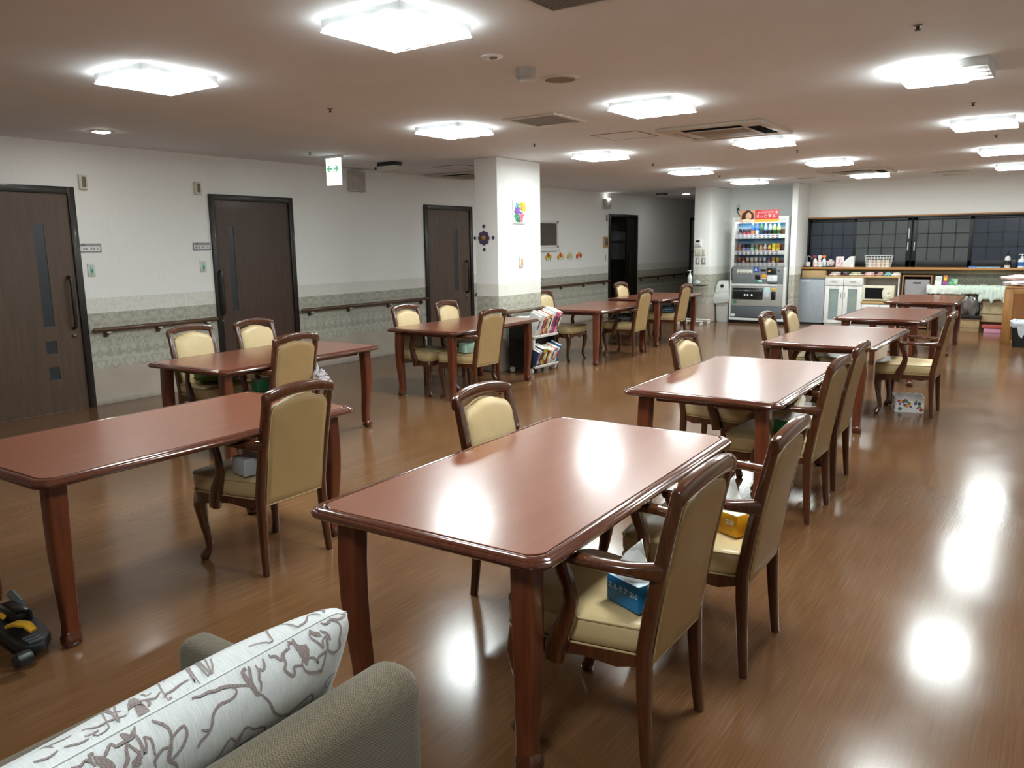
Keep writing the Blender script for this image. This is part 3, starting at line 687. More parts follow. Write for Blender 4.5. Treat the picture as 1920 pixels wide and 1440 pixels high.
chairs = [  # rear-foot x, centre y, facing (0 = +X, 1 = -X), label
 (-.865, 2.09, 1, 'beige padded armchair with the blue tissue box on its seat'), (-.815, 2.765, 1, 'beige padded armchair with the yellow tissue box on its seat'),
 (-2.02, 2.775, 0, 'beige padded armchair across the nearest right-row table from the blue tissue box'), (-1.03, 4.46, 1, 'beige padded armchair with green tissue box, nearer of two at the second right-row table'),
 (-1.06, 5.15, 1, 'beige padded armchair, farther of two on the aisle side of second right-row table'), (-2.06, 5.15, 0, 'beige padded armchair alone on the inner side of the second right-row table'),
 (-2.05, 6.99, 0, 'beige padded armchair, nearer of two on the inner side of third right-row table'), (-2.07, 7.74, 0, 'beige padded armchair, farther of two on the inner side of third right-row table'),
 (-.835, 7.67, 1, 'beige padded armchair standing over the white polka-dot box'), (-2.962, 2.40, 1, 'beige padded armchair with rear toward camera at the table cut by left edge'),
 (-5.80, 3.80, 0, 'beige padded armchair with green cushion, beside the wall handrail'), (-5.79, 4.42, 0, 'beige padded armchair right in front of the second door'),
 (-4.655, 3.81, 1, 'beige padded armchair with pale bag hanging beside it, at the handrail-side table'), (-5.66, 6.25, 0, 'beige padded armchair, nearer of two between third door and column-side table'),
 (-5.68, 6.96, 0, 'beige padded armchair, farther of two between third door and column-side table'), (-4.665, 6.27, 1, 'beige padded armchair with mint green tissue box in front of the column'),
 (-5.67, 9.01, 0, 'beige padded armchair just behind the book cart, half hidden by column'), (-4.70, 9.81, 1, 'beige padded armchair with crumpled bag on seat, beyond the book cart'),
 (-5.74, 11.40, 0, 'beige padded armchair in front of the dark open doorway'), (-4.74, 11.31, 1, 'beige padded armchair with blue folded cloth, near the sanitizer table')]
for i, (x, y, f, lab) in enumerate(chairs):
    if i == 0: CH.location = (x, y, 0); CH.rotation_euler.z = PI*f; CH['label'] = lab
    else: dup(CH, (x, y, 0), PI*f+math.radians((-1.5, 1, .5, -.8, 1.4)[i % 5]), lab)

# ------------------------------------------------------------------ tissue boxes and things left on chairs
def tissue_box(lab, x, y, z, rz, col, topcol='e8ebee', txt=None, h=.075, L=.225, D=.115, tissue=True, tilt=0):
    r = thing('tissue_box', lab, 'tissue box', (x, y, z), rz, 'tissue boxes')
    B().box(-L/2, L/2, -D/2, D/2, 0, h, .002).build('carton', mat('carton_'+col, col, .45), r)
    B().box(-L/2+.001, L/2-.001, -D/2+.001, D/2-.001, h-.0005, h+.0012).build('carton_top', mat('carton_'+topcol, topcol, .45), r)
    b = B(); b.lathe([(.001, h+.0012), (.06, h+.0014), (.06, h+.002), (.001, h+.0021)], n=24, m=Matrix.Diagonal((L*4.9, .5, 1, 1))); b.build('opening_rim', mat('carton_'+col, col, .45), r)
    if txt: text(txt, .022 if L < .15 else .026, TR(-.018 if L < .15 else -.03, -D/2-.0008, h*.62) @ FACE_S, mat('print_white', 'e4eef4', .5), r); text('250', .022 if L < .15 else .026, TR(.048 if L < .15 else .062, -D/2-.0008, h*.62) @ FACE_S, mat('print_white', 'e4eef4', .5), r, 'number')
    if tissue:
        b = B(); rings = []
        for k in range(9):
            t = k/8; w = L*.3*(1-t)**.9+.015; dpt = .02*(1-t)+.006
            rings.append([(w*math.cos(a)*(1+.12*math.sin(3*a+k))+.032*t*t, dpt*math.sin(a)+.012*math.sin(t*4+a), h+.002+.115*t+.010*math.sin(2*a+t*5)*t) for a in [2*PI*j/20 for j in range(20)]])
        b.loft(rings); b.build('tissue', mat('tissue_white', 'eef0f1', .8), r, 60)
    return r
SZ = .471
tissue_box('blue tissue box with tissue sticking up, on the nearest armchair seat', -.965, 1.995, SZ, math.radians(-21), '1878b4', 'd4e6f0', 'エルモア', .080, .135, .09)
tissue_box('yellow tissue box on the second armchair seat of the right row', -.955, 2.74, SZ, math.radians(-21), 'd79a12', 'e9e3c8', 'エルモア', .080, .19, .10)
tissue_box('bright green tissue box on armchair at second right-row table', -1.15, 4.40, SZ, math.radians(60), '1c7a3a', 'e8ebee', None, .08)
tissue_box('white tissue box hidden behind the back of the rear-facing left armchair', -3.09, 2.31, SZ, math.radians(80), 'c9ccd0', 'd8dadd', None, .08, tissue=False)
tissue_box('mint green tissue box on the armchair in front of the column', -4.80, 6.18, SZ, math.radians(70), 'b5dcc8', 'd5ebe0', None, .09, tissue=False)
tissue_box('dark green and white tissue box on armchair at the handrail-side table', -4.86, 3.76, SZ, math.radians(75), '3f9a68', 'dfe8e2', None, .08, tissue=False)
b = B(); lump(b, (-5.56, 3.81, SZ), (.19, .19, .05), 2, .12, 2); tag(b.build('seat_cushion', mat('cushion_green', '5f7a34', .85)), 'olive green loose cushion on the armchair by the handrail', 'cushion')
b = B(); lump(b, (-4.93, 9.75, SZ), (.15, .17, .05), 5, .4, 3); tag(b.build('crumpled_bag', mat('bag_dark', '5d5f5e', .25)), 'shiny grey crumpled bag on armchair beyond the book cart', 'bag')
r = thing('folded_cloth', 'blue and grey folded cloth on armchair near the sanitizer table', 'cloth', (-4.96, 11.26, SZ))
for k, c in enumerate(('56748a', '7f97a6', '4a5f70')): lump(B(), (.01*k, .0, .028*k), (.15-.01*k, .17-.01*k, .022), k, .1, 2).build('fold', mat('cloth_'+c, c, .9), r)
r = thing('plastic_bag', 'pale mauve crumpled plastic bag hanging at side of handrail-side table', 'bag', (-4.60, 4.03, .54))
lump(B(), (0, 0, 0), (.05, .06, .055), 9, .5, 3, flat=False).build('bag_body', mat('bag_mauve', 'b8aeb4', .5), r); B().sweep([(-.01, .0, .04), (-.03, .01, .085), (-.045, .0, .12), (-.03, -.01, .085), (-.01, -.01, .04)], .006, 6).build('bag_handle', mat('bag_white', 'd5d3d6', .5), r)
# box with dots under the chair
r = thing('polka_dot_box', 'white box with coloured polka dots on floor under an armchair', 'box', (-1.06, 7.73, 0), math.radians(17))
hw, hd, hh = .115, .10, .13
B().box(-hw, hw, -hd, -hd+.004, 0, hh).box(-hw, hw, hd-.004, hd, 0, hh).box(-hw, -hw+.004, -hd+.004, hd-.004, 0, hh).box(hw-.004, hw, -hd+.004, hd-.004, 0, hh).box(-hw+.004, hw-.004, -hd+.004, hd-.004, 0, .004).build('carton', mat('dot_box_white', 'e2dfe0', .5), r)
b = B(); rnd = random.Random(3)
ol = [(-hw, -hd)]+[(-hw+2*hw*k/12, -hd) for k in range(1, 12)]+[(hw, -hd)]+[(hw, -hd+2*hd*k/10) for k in range(1, 10)]+[(hw, hd)]+[(hw-2*hw*k/12, hd) for k in range(1, 12)]+[(-hw, hd)]+[(-hw, hd-2*hd*k/10) for k in range(1, 10)]
b.sweep([(x, y, hh+.004+.006*math.sin(k*1.9)) for k, (x, y) in enumerate(ol)], .006, 6, (0, 0, 1), 0, True); b.build('scalloped_rim', mat('dot_box_rim', 'ecebea', .6), r)
tag_c = ('7d3a7a', 'b0373f', '2f3a55', '8a9a3c', 'd2a53c', '4a7a5a', '5a4a8a')
b = B()
for k in range(44):
    R = rnd.uniform(.008, .018); side = k % 2 if k < 30 else k % 4
    a = rnd.uniform(-.095, .095); z = rnd.uniform(.018, .112); m = {0: TR(a, -hd-.0004, z) @ RX(PI/2), 1: TR(-hw-.0004, a*.85, z) @ RY(-PI/2), 2: TR(hw+.0004, a*.85, z) @ RY(PI/2), 3: TR(a, hd+.0004, z) @ RX(-PI/2)}[side]
    b.lathe([(R, -.0004), (R, .0006), (R*.6, .0009), (.0002, .0009)], n=18, mi=k % 7, m=m)
b.build('dot_print', [mat('dot_'+c, c, .5) for c in tag_c], r)

# ------------------------------------------------------------------ sofa and cushion
SOF = fabric('sofa_weave', '443c32', '796e5c', 300)
r = thing('sofa', 'taupe woven fabric sofa seen from behind with low arms', 'sofa', (-1.40, .30, 0))
def pad(x0, x1, y0, y1, z0, z1, c): return B().box(x0, x1, y0, y1, z0, z1, c, seg=5)
yA = .875                                # far arm outer face, local
pad(.225, .357, -1.05, yA-.008, .10, .642, .055).build('backrest', SOF, r, 50)
pad(-.46, .23, yA-.105, yA, .10, .502, .042).build('armrest', SOF, r, 50)
pad(-.46, .23, -1.05, -.945, .10, .502, .042).build('armrest', SOF, r, 50)
pad(-.45, .235, -.95, yA-.10, .10, .28, .02).build('base', SOF, r, 50)
pad(-.47, .225, -.943, yA-.107, .275, .41, .04).build('seat_cushion', SOF, r, 50)
for x in (-.40, .29):
    for y in (-.97, .78): B().lathe([(.022, .0), (.028, .10)], (x, y, 0), 14).build('leg', DARKW, r)
# cushion with woven flower outlines
CU_C, CU_A, CU_B, CU_T = Vector((-1.304, .6616, .581)), .46, .19, .0966
CU_U = Vector((.0746, 1, .0748)).normalized(); CU_V = Vector((.4763, -.1021, .8734)); CU_V = (CU_V-CU_U*CU_V.dot(CU_U)).normalized(); CU_N = CU_U.cross(CU_V).normalized()
def cushion_point(u, v, side, off=0):
    t = max(0, (1-abs(u)**4)*(1-abs(v)**2.6))**.5
    ru = 1-.05*(1-v*v)*abs(u)**2; rv = 1-.07*(1-u*u)*0
    wr = 1+.07*noise.noise(Vector((u*2.2, v*1.6, side*3)))
    k = 1-.10*(abs(u*v))**8
    return CU_C+CU_U*(u*CU_A*ru*k)+CU_V*(v*CU_B*(1-.05*(1-abs(u)**3))*k)+CU_N*(side*(CU_T*t*wr+off))
def make_cushion():
    n = N('cushion_cloth'); v = n.co('Object', (30, 700, 30))
    n.l(n.ramp(n.noise(v, 1, 3), (.3, lin('b6b9ba')), (.7, lin('d0d2d3'))), n.b.inputs['Base Color'])
    n.bump(n.noise(v, 1, 2), .15, .002); cl = n.done(.55, Sheen_Weight=.3)
    tp = fabric('cushion_taupe', '776a68', '958886', 300, .8, .3)
    k, h = 60, 34; b = B(); ring = []
    sa = [-1+2*i/k for i in range(k+1)]; sb = [-1+2*i/h for i in range(h+1)]
    grid = {}
    for sd in (1, -1):
        for i, u in enumerate(sa):
            for j, w in enumerate(sb):
                e = i in (0, k) or j in (0, h)
                grid[sd, i, j] = grid[1, i, j] if (e and sd == -1) else b.bm.verts.new(cushion_point(u, w, sd))
        for i in range(k):
            for j in range(h):
                q = (grid[sd, i, j], grid[sd, i+1, j], grid[sd, i+1, j+1], grid[sd, i, j+1])
                b.bm.faces.new(q if sd == 1 else q[::-1])
    for pts, w in CUSHION_LINES: ribbon(b, pts, w)
    for poly in CUSHION_BLOBS:
        n2 = len(poly); cu = sum(p[0] for p in poly)/n2; cv = sum(p[1] for p in poly)/n2; sd = poly[0][2]
        rg = [[b.bm.verts.new(cushion_point(cu+(u-cu)*f, cv+(v-cv)*f, sd, .0008)) for u, v, _ in poly] for f in (1, .66, .33)]
        for A, C in zip(rg, rg[1:]):
            for i in range(n2): b.bm.faces.new((A[i], A[(i+1) % n2], C[(i+1) % n2], C[i])).material_index = 1
        b.bm.faces.new(rg[2]).material_index = 1
    r = thing('cushion', 'long white cushion with taupe woven flower outlines leaning on sofa', 'cushion', (0, 0, 0))
    b.build('cushion_cover', [cl, tp], r, -60)
    q = B(); edge = [(-1+2*i/40, 1) for i in range(41)]+[(1, 1-2*i/20) for i in range(1, 20)]
    q.sweep([cushion_point(u, w, 1) for u, w in edge], .0022, 6); q.build('seam', mat('seam_white', 'cfd0cf', .7), r)
def ribbon(b, pts, w):
    """raised woven line on the cushion face; pts are (u, v, side)"""
    P = []; n3 = len(pts)
    for i in range(n3-1):
        p0, p1, p2, p3 = pts[max(i-1, 0)], pts[i], pts[i+1], pts[min(i+2, n3-1)]
        k = max(2, int(math.hypot((p2[0]-p1[0])*CU_A, (p2[1]-p1[1])*CU_B)/.006))
        for j in range(k):
            t = j/k
            P.append(tuple(max(-.995, min(.995, .5*(2*p1[q]+(p2[q]-p0[q])*t+(2*p0[q]-5*p1[q]+4*p2[q]-p3[q])*t*t+(3*p1[q]-p0[q]-3*p2[q]+p3[q])*t**3))) for q in (0, 1)))
    P.append(pts[-1][:2]); sd = pts[0][2]; L = []
    Q = [cushion_point(u, v, sd, .0012) for u, v in P]
    for i, (u, v) in enumerate(P):
        t = (Q[min(i+1, len(Q)-1)]-Q[max(i-1, 0)]).normalized()
        e1 = cushion_point(min(.998, u+.01), v, sd)-cushion_point(u-.01, v, sd); e2 = cushion_point(u, min(.998, v+.01), sd)-cushion_point(u, v-.01, sd)
        sv = t.cross(e1.cross(e2)).normalized()*w*(.5+.5*math.sin(PI*(i+.5)/len(P)))
        L.append([b.bm.verts.new(Q[i]-sv), b.bm.verts.new(Q[i]+sv)])
    for A, C in zip(L, L[1:]): b.bm.faces.new((A[0], C[0], C[1], A[1])).material_index = 1
CUSHION_LINES = [([(0.839,0.999,1),(0.871,0.999,1),(0.899,0.953,1),(0.891,0.876,1),(0.867,0.798,1),(0.875,0.706,1),(0.831,0.714,1),(0.787,0.806,1),(0.783,0.876,1),(0.791,0.93,1)],0.00251),([(0.867,0.999,1),(0.855,0.991,1),(0.827,0.991,1),(0.803,0.999,1)],0.00209),([(0.999,0.984,1),(0.999,0.945,1),(0.995,0.937,1),(0.963,0.96,1),(0.923,0.976,1),(0.891,0.991,1),(0.867,0.999,1)],0.00251),([(0.795,0.914,1),(0.783,0.822,1),(0.747,0.822,1),(0.719,0.814,1),(0.719,0.768,1),(0.699,0.845,1),(0.671,0.868,1)],0.00251),([(0.719,0.991,1),(0.715,0.976,1),(0.735,0.937,1),(0.755,0.883,1),(0.759,0.86,1),(0.767,0.922,1),(0.795,0.937,1)],0.00251),([(0.643,0.891,1),(0.631,0.852,1),(0.611,0.868,1),(0.591,0.876,1),(0.591,0.837,1),(0.579,0.814,1),(0.551,0.883,1),(0.551,0.906,1),(0.563,0.93,1),(0.563,0.968,1),(0.583,0.984,1),(0.603,0.984,1),(0.611,0.999,1),(0.619,0.999,1)],0.00293),([(0.635,0.845,1),(0.639,0.806,1),(0.659,0.752,1),(0.703,0.69,1),(0.731,0.667,1),(0.735,0.636,1),(0.767,0.775,1),(0.775,0.814,1)],0.00267),([(0.511,0.999,1),(0.515,0.991,1),(0.535,0.984,1),(0.551,0.953,1),(0.559,0.976,1),(0.579,0.984,1)],0.00251),([(0.402,0.999,1),(0.382,0.991,1),(0.386,0.953,1),(0.398,0.899,1),(0.406,0.845,1),(0.418,0.845,1)],0.00460),([(0.418,0.999,1),(0.41,0.984,1),(0.398,0.945,1),(0.402,0.883,1)],0.00335),([(0.442,0.991,1),(0.442,0.96,1),(0.43,0.93,1),(0.434,0.906,1),(0.422,0.852,1)],0.00251),([(0.482,0.999,1),(0.478,0.984,1),(0.47,0.968,1),(0.458,0.96,1),(0.45,0.976,1)],0.00251),([(0.418,0.837,1),(0.446,0.737,1),(0.462,0.629,1),(0.474,0.552,1),(0.511,0.444,1),(0.543,0.405,1),(0.559,0.312,1)],0.00293),([(0.539,0.397,1),(0.599,0.42,1),(0.663,0.444,1),(0.683,0.436,1),(0.699,0.328,1),(0.663,0.243,1),(0.631,0.251,1),(0.639,0.343,1),(0.655,0.413,1)],0.00251),([(0.855,0.405,1),(0.807,0.436,1),(0.779,0.382,1),(0.807,0.266,1),(0.823,0.32,1),(0.847,0.343,1),(0.859,0.374,1)],0.00209),([(0.274,0.474,1),(0.298,0.498,1),(0.326,0.606,1),(0.346,0.59,1),(0.37,0.521,1),(0.422,0.459,1),(0.422,0.351,1),(0.386,0.382,1),(0.314,0.397,1),(0.278,0.359,1)],0.00251),([(0.474,0.968,-1),(0.511,0.976,-1),(0.543,0.991,-1),(0.567,0.999,-1),(0.771,0.212,-1)],0.00209),([(0.671,0.845,-1),(0.683,0.937,-1),(0.691,0.976,-1),(0.695,0.991,-1),(0.719,0.991,-1),(0.755,0.984,-1),(0.795,0.937,-1),(0.823,0.96,-1),(0.839,0.991,-1)],0.00209),([(0.823,0.852,-1),(0.871,0.906,-1),(0.871,0.976,-1),(0.895,0.914,-1),(0.887,0.876,-1)],0.00209),([(0.611,0.999,1),(0.627,0.999,1),(0.639,0.999,1)],0.00251),([(0.619,0.999,1),(0.615,0.999,1)],0.00251),([(0.166,0.999,1),(0.198,0.991,1),(0.234,0.991,1),(0.258,0.984,1),(0.282,0.984,1),(0.326,0.968,1),(0.382,0.93,1),(0.39,0.899,1)],0.00293),([(0.318,0.968,1),(0.33,0.945,1),(0.318,0.922,1),(0.29,0.914,1),(0.246,0.922,1),(0.214,0.891,1),(0.202,0.852,1),(0.19,0.806,1),(0.17,0.814,1),(0.154,0.837,1)],0.00267),([(0.19,0.806,1),(0.17,0.775,1),(0.142,0.752,1),(0.126,0.714,1)],0.00217),([(0.006,0.999,1),(0.014,0.991,1),(0.034,0.976,1),(0.046,0.945,1),(0.046,0.914,1),(0.038,0.876,1),(0.022,0.822,1),(0.01,0.76,1)],0.00267),([(0.014,0.752,1),(0.034,0.829,1),(0.042,0.883,1),(0.07,0.914,1),(0.098,0.922,1),(0.102,0.883,1),(0.09,0.837,1),(0.062,0.783,1),(0.03,0.752,1),(0.014,0.744,1)],0.00251),([(0.01,0.752,1),(0.034,0.698,1),(0.042,0.636,1)],0.00251),([(-0.042,0.968,1),(-0.026,0.953,1),(-0.022,0.93,1),(-0.026,0.876,1),(-0.026,0.837,1)],0.00251),([(-0.042,0.968,1),(-0.042,0.937,1),(-0.05,0.906,1),(-0.058,0.891,1),(-0.058,0.945,1),(-0.062,0.984,1),(-0.074,0.991,1)],0.00293),([(0.03,0.845,1),(0.006,0.86,1),(-0.018,0.837,1),(-0.034,0.806,1),(-0.034,0.76,1)],0.00251),([(-0.098,0.976,1),(-0.11,0.953,1),(-0.114,0.914,1),(-0.13,0.883,1),(-0.134,0.876,1)],0.00335),([(-0.098,0.976,1),(-0.086,0.945,1),(-0.074,0.914,1),(-0.07,0.876,1)],0.00251),([(-0.202,0.999,1),(-0.218,0.999,1),(-0.218,0.984,1)],0.00293),([(-0.142,0.999,1),(-0.166,0.984,1),(-0.178,0.976,1)],0.00251),([(-0.142,0.999,1),(-0.134,0.984,1),(-0.122,0.984,1),(-0.094,0.984,1),(-0.074,0.984,1),(-0.05,0.999,1)],0.00251),([(-0.238,0.991,1),(-0.222,0.984,1),(-0.214,0.96,1)],0.00251),([(-0.282,0.991,1),(-0.258,0.984,1),(-0.238,0.991,1)],0.00217),([(0.186,0.459,1),(0.214,0.49,1),(0.242,0.559,1),(0.266,0.598,1),(0.286,0.521,1),(0.318,0.582,1),(0.346,0.59,1),(0.37,0.513,1)],0.00251),([(0.178,0.436,1),(0.238,0.42,1),(0.302,0.428,1),(0.37,0.436,1)],0.00217),([(0.33,0.814,-1),(0.302,0.937,-1),(0.266,0.984,-1),(0.394,0.143,-1),(0.222,0.999,-1)],0.00251),([(0.334,0.891,-1),(0.31,0.968,-1),(0.278,0.991,-1),(0.402,0.158,-1)],0.00251),([(0.234,0.883,-1),(0.218,0.976,-1),(0.374,0.143,-1)],0.00209),([(0.202,0.976,-1),(0.17,0.976,-1),(0.13,0.984,-1),(0.102,0.984,-1),(0.09,0.991,-1)],0.00217),([(0.346,0.135,-1),(0.306,0.135,-1),(0.27,0.135,-1),(0.094,0.999,-1)],0.00201),([(0.038,0.96,-1),(0.038,0.984,-1),(0.026,0.991,-1)],0.00251),([(0.094,0.96,-1),(0.07,0.976,-1),(0.058,0.976,-1),(0.022,0.953,-1),(-0.022,0.945,-1)],0.00201),([(-0.05,0.984,-1),(-0.082,0.976,-1),(-0.11,0.968,-1),(-0.138,0.968,-1),(-0.158,0.96,-1),(-0.178,0.937,-1),(-0.19,0.937,-1)],0.00201),([(0.078,0.143,-1),(-0.082,0.991,-1),(0.002,0.166,-1),(-0.118,0.991,-1),(-0.174,0.984,-1),(-0.198,0.976,-1)],0.00201),([(-0.054,0.953,-1),(-0.07,0.922,-1),(-0.082,0.922,-1),(-0.082,0.86,-1),(-0.086,0.822,-1)],0.00201),([(0.07,0.93,-1),(0.05,0.937,-1),(0.046,0.883,-1)],0.00184),([(-0.15,0.984,-1),(-0.166,0.984,-1),(-0.174,0.991,-1)],0.00184),([(-0.286,0.976,-1),(-0.318,0.984,-1),(-0.346,0.976,-1),(-0.362,0.968,-1)],0.00201),([(-0.222,0.922,-1),(-0.25,0.922,-1),(-0.278,0.906,-1),(-0.298,0.899,-1)],0.00184),([(-0.19,0.991,-1),(-0.222,0.991,-1),(-0.266,0.976,-1)],0.00184),([(-0.318,0.876,-1),(-0.302,0.883,-1),(-0.29,0.945,-1)],0.00184)]
CUSHION_BLOBS = [[(0.643,0.999,1),(0.643,0.984,1),(0.659,0.968,1),(0.683,0.96,1),(0.687,0.922,1),(0.679,0.876,1),(0.663,0.822,1),(0.651,0.822,1),(0.639,0.899,1),(0.635,0.914,1),(0.627,0.976,1),(0.627,0.991,1)],[(0.731,0.999,1),(0.743,0.991,1),(0.767,0.976,1),(0.771,0.945,1),(0.755,0.953,1),(0.735,0.976,1),(0.719,0.991,1)],[(0.699,0.999,1),(0.723,0.999,1),(0.711,0.999,1),(0.675,0.999,1)],[(0.771,0.984,1),(0.803,0.96,1),(0.815,0.922,1),(0.815,0.876,1),(0.803,0.883,1),(0.799,0.922,1),(0.795,0.96,1)],[(-0.066,0.922,1),(-0.07,0.883,1),(-0.078,0.837,1),(-0.09,0.829,1),(-0.11,0.845,1),(-0.106,0.883,1),(-0.09,0.899,1)],[(-0.21,0.991,1),(-0.194,0.984,1),(-0.182,0.976,1),(-0.166,0.953,1),(-0.158,0.922,1),(-0.158,0.899,1),(-0.202,0.937,1),(-0.21,0.968,1)],[(-0.106,0.999,1),(-0.094,0.999,1),(-0.082,0.991,1),(-0.066,0.991,1),(-0.05,0.999,1),(-0.05,0.999,1),(-0.066,0.991,1),(-0.09,0.984,1),(-0.102,0.991,1)],[(0.346,0.127,-1),(0.174,0.999,-1),(0.29,0.027,-1),(0.098,0.999,-1),(0.11,0.999,-1),(0.31,0.12,-1)],[(-0.034,0.968,-1),(-0.006,0.96,-1),(0.014,0.968,-1),(0.018,0.984,-1),(0.166,0.12,-1),(0.022,0.999,-1),(-0.002,0.999,-1),(-0.022,0.999,-1),(0.082,0.15,-1),(-0.042,0.984,-1)]]
make_cushion()

# ------------------------------------------------------------------ vending machine
VX, VY = -4.64, 14.58
vm = thing('vending_machine', 'white and grey drinks vending machine with red banner on top', 'vending machine', (VX, VY, 0))
VW = mat('vending_white', 'd3d5d3', .35); VG1 = mat('vending_grey', '74787b', .4); VG2 = mat('vending_silver', '9c9b96', .4)
b = B(); w = .515
b.box(-w, w, .22, .72, .07, 1.955, .006).box(-w, -w+.065, 0, .22, 1.05, 1.955, .008).box(w-.055, w, 0, .22, 1.05, 1.955, .008).box(-w+.06, w-.05, 0, .22, 1.865, 1.955, .006)
b.box(-w, -w+.028, 0, .22, .07, 1.05, .006).box(w-.05, w, 0, .22, .07, 1.05, .006).box(-w, w, -.005, .22, .06, .105, .006)
b.build('body', VW, vm)
B().box(-w+.03, w-.03, .05, .70, .0, .065).build('plinth', BLK, vm)
n = N('drink_backdrop'); cc = n.co('Object'); sp = n.n('ShaderNodeSeparateXYZ'); n.l(cc, sp.inputs[0])
f = n.math('ADD', n.math('FRACT', n.math('DIVIDE', n.math('SUBTRACT', sp.outputs[2], 1.085), .272)), n.math('MULTIPLY', n.math('SUBTRACT', n.noise(cc, 7, 3), .5), .35))
n.l(n.ramp(f, (.05, lin('7d4a35')), (.32, lin('8a5a48')), (.42, lin('9fc0d4')), (.66, lin('2f7fb0')), (.95, lin('1c3f6d'))), n.b.inputs['Base Color'])
B().box(-w+.065, w-.055, .19, .215, 1.05, 1.865).build('backdrop', n.done(.5), vm)
rows = [1.605, 1.315, 1.095]
for z in rows:
    b = B(); b.box(-w+.065, w-.055, .008, .19, z-.045, z-.005, .002).box(-w+.065, w-.055, .004, .03, z-.045, z+.03, .002)
    for k in range(10): x = -.385+k*.079; b.box(x-.018, x+.018, .001, .006, z-.036, z-.022, .001, 1); b.box(x-.026, x+.026, .0025, .006, z-.005, z+.018, 0, 2 if (k+int(z*10)) % 3 else 3)
    b.build('price_strip', [mat('strip_white', 'e9eae8', .4), BLK, mat('price_blue', '7f93c6', .5), mat('price_pink', 'd58f92', .5)], vm)
B().box(-w+.065, w-.055, .002, .004, 1.05, 1.865).build('glass_pane', glass('display_glass', (1, 1, 1), .97), vm)
B().box(-w+.07, w-.06, .02, .05, 1.845, 1.862, .004).build('display_lamp', emit('display_lamp', (1, 1, 1), 3.5), vm)
# lower door: grey control panel and delivery hatch
cp = B().box(-w+.03, w-.05, .004, .22, .745, 1.048, .004).build('control_panel', VG1, vm)
b = B(); b.box(-.385, -.10, -.002, .006, .92, 1.0, .002); tg = b.build('button_label', mat('label_cream', 'd6d6c8', .5), cp)
b = B()
for k in range(10): b.box(-.37+k*.026, -.352+k*.026, -.004, 0, .928, .944, .001)
b.build('button_row', BLK, tg)
text('つめた～い  あったか～い', .019, TR(-.243, -.0026, .975) @ FACE_S, mat('ink', '2c2c30', .6), tg)
B().sweep([(-.475, -.005, 1.03), (-.475, -.03, 1.01), (-.475, -.03, .83), (-.475, -.005, .81)], .009, 8, (1, 0, 0)).build('door_handle', BLK, cp)
q = B().box(-.075, .02, -.003, .006, .965, 1.045, .001).build('blue_sticker', mat('sticker_blue', '28479a', .4), cp)
b = B(); b.prism([(-.06, .975), (-.04, 1.03), (-.028, 1.03), (-.008, .975), (-.02, .975), (-.034, 1.012), (-.048, .975)], lambda p, qq, h: (p, h, qq), -.0036, -.0028); b.build('sticker_mark', mat('sticker_pale', 'b9c9e8', .5), q)
B().box(.05, .15, -.006, .006, .975, 1.01, .002).build('bill_slot', BLK, cp)
q = B().box(.17, .34, -.02, .006, .925, 1.035, .006).build('coin_unit', mat('coin_black', '232322', .3), cp); B().box(.19, .24, -.024, -.018, .96, .985, .003, 0, TR(.215, 0, .97) @ RY(-.35) @ TR(-.215, 0, -.97)).build('coin_slot', mat('tan_slot', 'c69a62', .4), q)
B().lathe([(.018, 0), (.016, .006)], n=18, m=TR(.385, .004, .985) @ RX(PI/2)).build('lock', CHROME, cp)
B().box(-.045, .045, -.003, .006, .825, .905, .002).build('card_reader', mat('reader_dark', '1d1720', .3), cp)
q = B().box(.075, .165, -.012, .006, .845, .915, .012).build('lamp_window', mat('amber', 'd69a3a', .4), cp); B().box(.075, .165, -.013, .0, .83, .845, .003).build('lamp_base', VW, q)
q = B().box(.18, .36, -.006, .006, .79, .90, .002).build('white_notice', mat('notice_white', 'dfe3ea', .5), cp); B().box(.255, .275, -.0068, -.006, .845, .858).build('notice_spot', mat('amber', 'd69a3a', .4), q)
B().box(.20, .36, -.03, .006, .755, .79, .012).build('coin_tray', mat('tray_grey', '5e6063', .4), cp)
b = B(); b.box(-.04, .005, -.002, .006, .775, .812, .001).box(.015, .085, -.002, .006, .772, .812, .001, 1); b.build('small_sticker', [mat('sticker_green', '2f9a6a', .5), mat('sticker_aqua', '9fd0d4', .5)], cp)
dl = B().box(-w+.03, w-.05, -.004, .22, .33, .742, .008).build('delivery_door', VG2, vm)
B().box(-w+.032, w-.15, -.012, .0, .70, .738, .004).build('top_ledge', VW, dl)
q = B(); q.box(-.46, .11, -.018, -.002, .455, .665, .008); fl = q.build('hatch_flap', mat('flap_black', '1e2021', .22), dl)
B().box(-.45, .10, -.021, -.016, .60, .625, .002).build('flap_band', mat('flap_band', '55585a', .3), fl)
text('とりだし口', .026, TR(-.18, -.0216, .612) @ FACE_S, mat('print_white', 'e4eef4', .5), fl)
b = B()
for x in (-.22, -.165, -.09): b.lathe([(.018, 0), (.018, .002), (.0003, .0025)], n=16, m=TR(x, -.018, .535) @ RX(PI/2))
b.build('flap_symbol', mat('print_white', 'e4eef4', .5), fl)
b = B(); b.box(.125, .235, -.006, -.002, .50, .68, .001).box(.135, .225, -.0066, -.0055, .63, .665, 0, 1); b.build('notice', [mat('notice_pale', 'c5cdd4', .5), mat('notice_aqua', 'aee0dc', .5)], dl)
B().box(.27, .345, -.007, -.002, .625, .67, .001).build('yellow_label', mat('label_yellow', 'e0b33a', .5), dl)
B().box(.265, .345, -.012, -.002, .455, .605, .006).build('change_cup', mat('reader_dark', '1d1720', .3), dl)
b = B(); R = .036
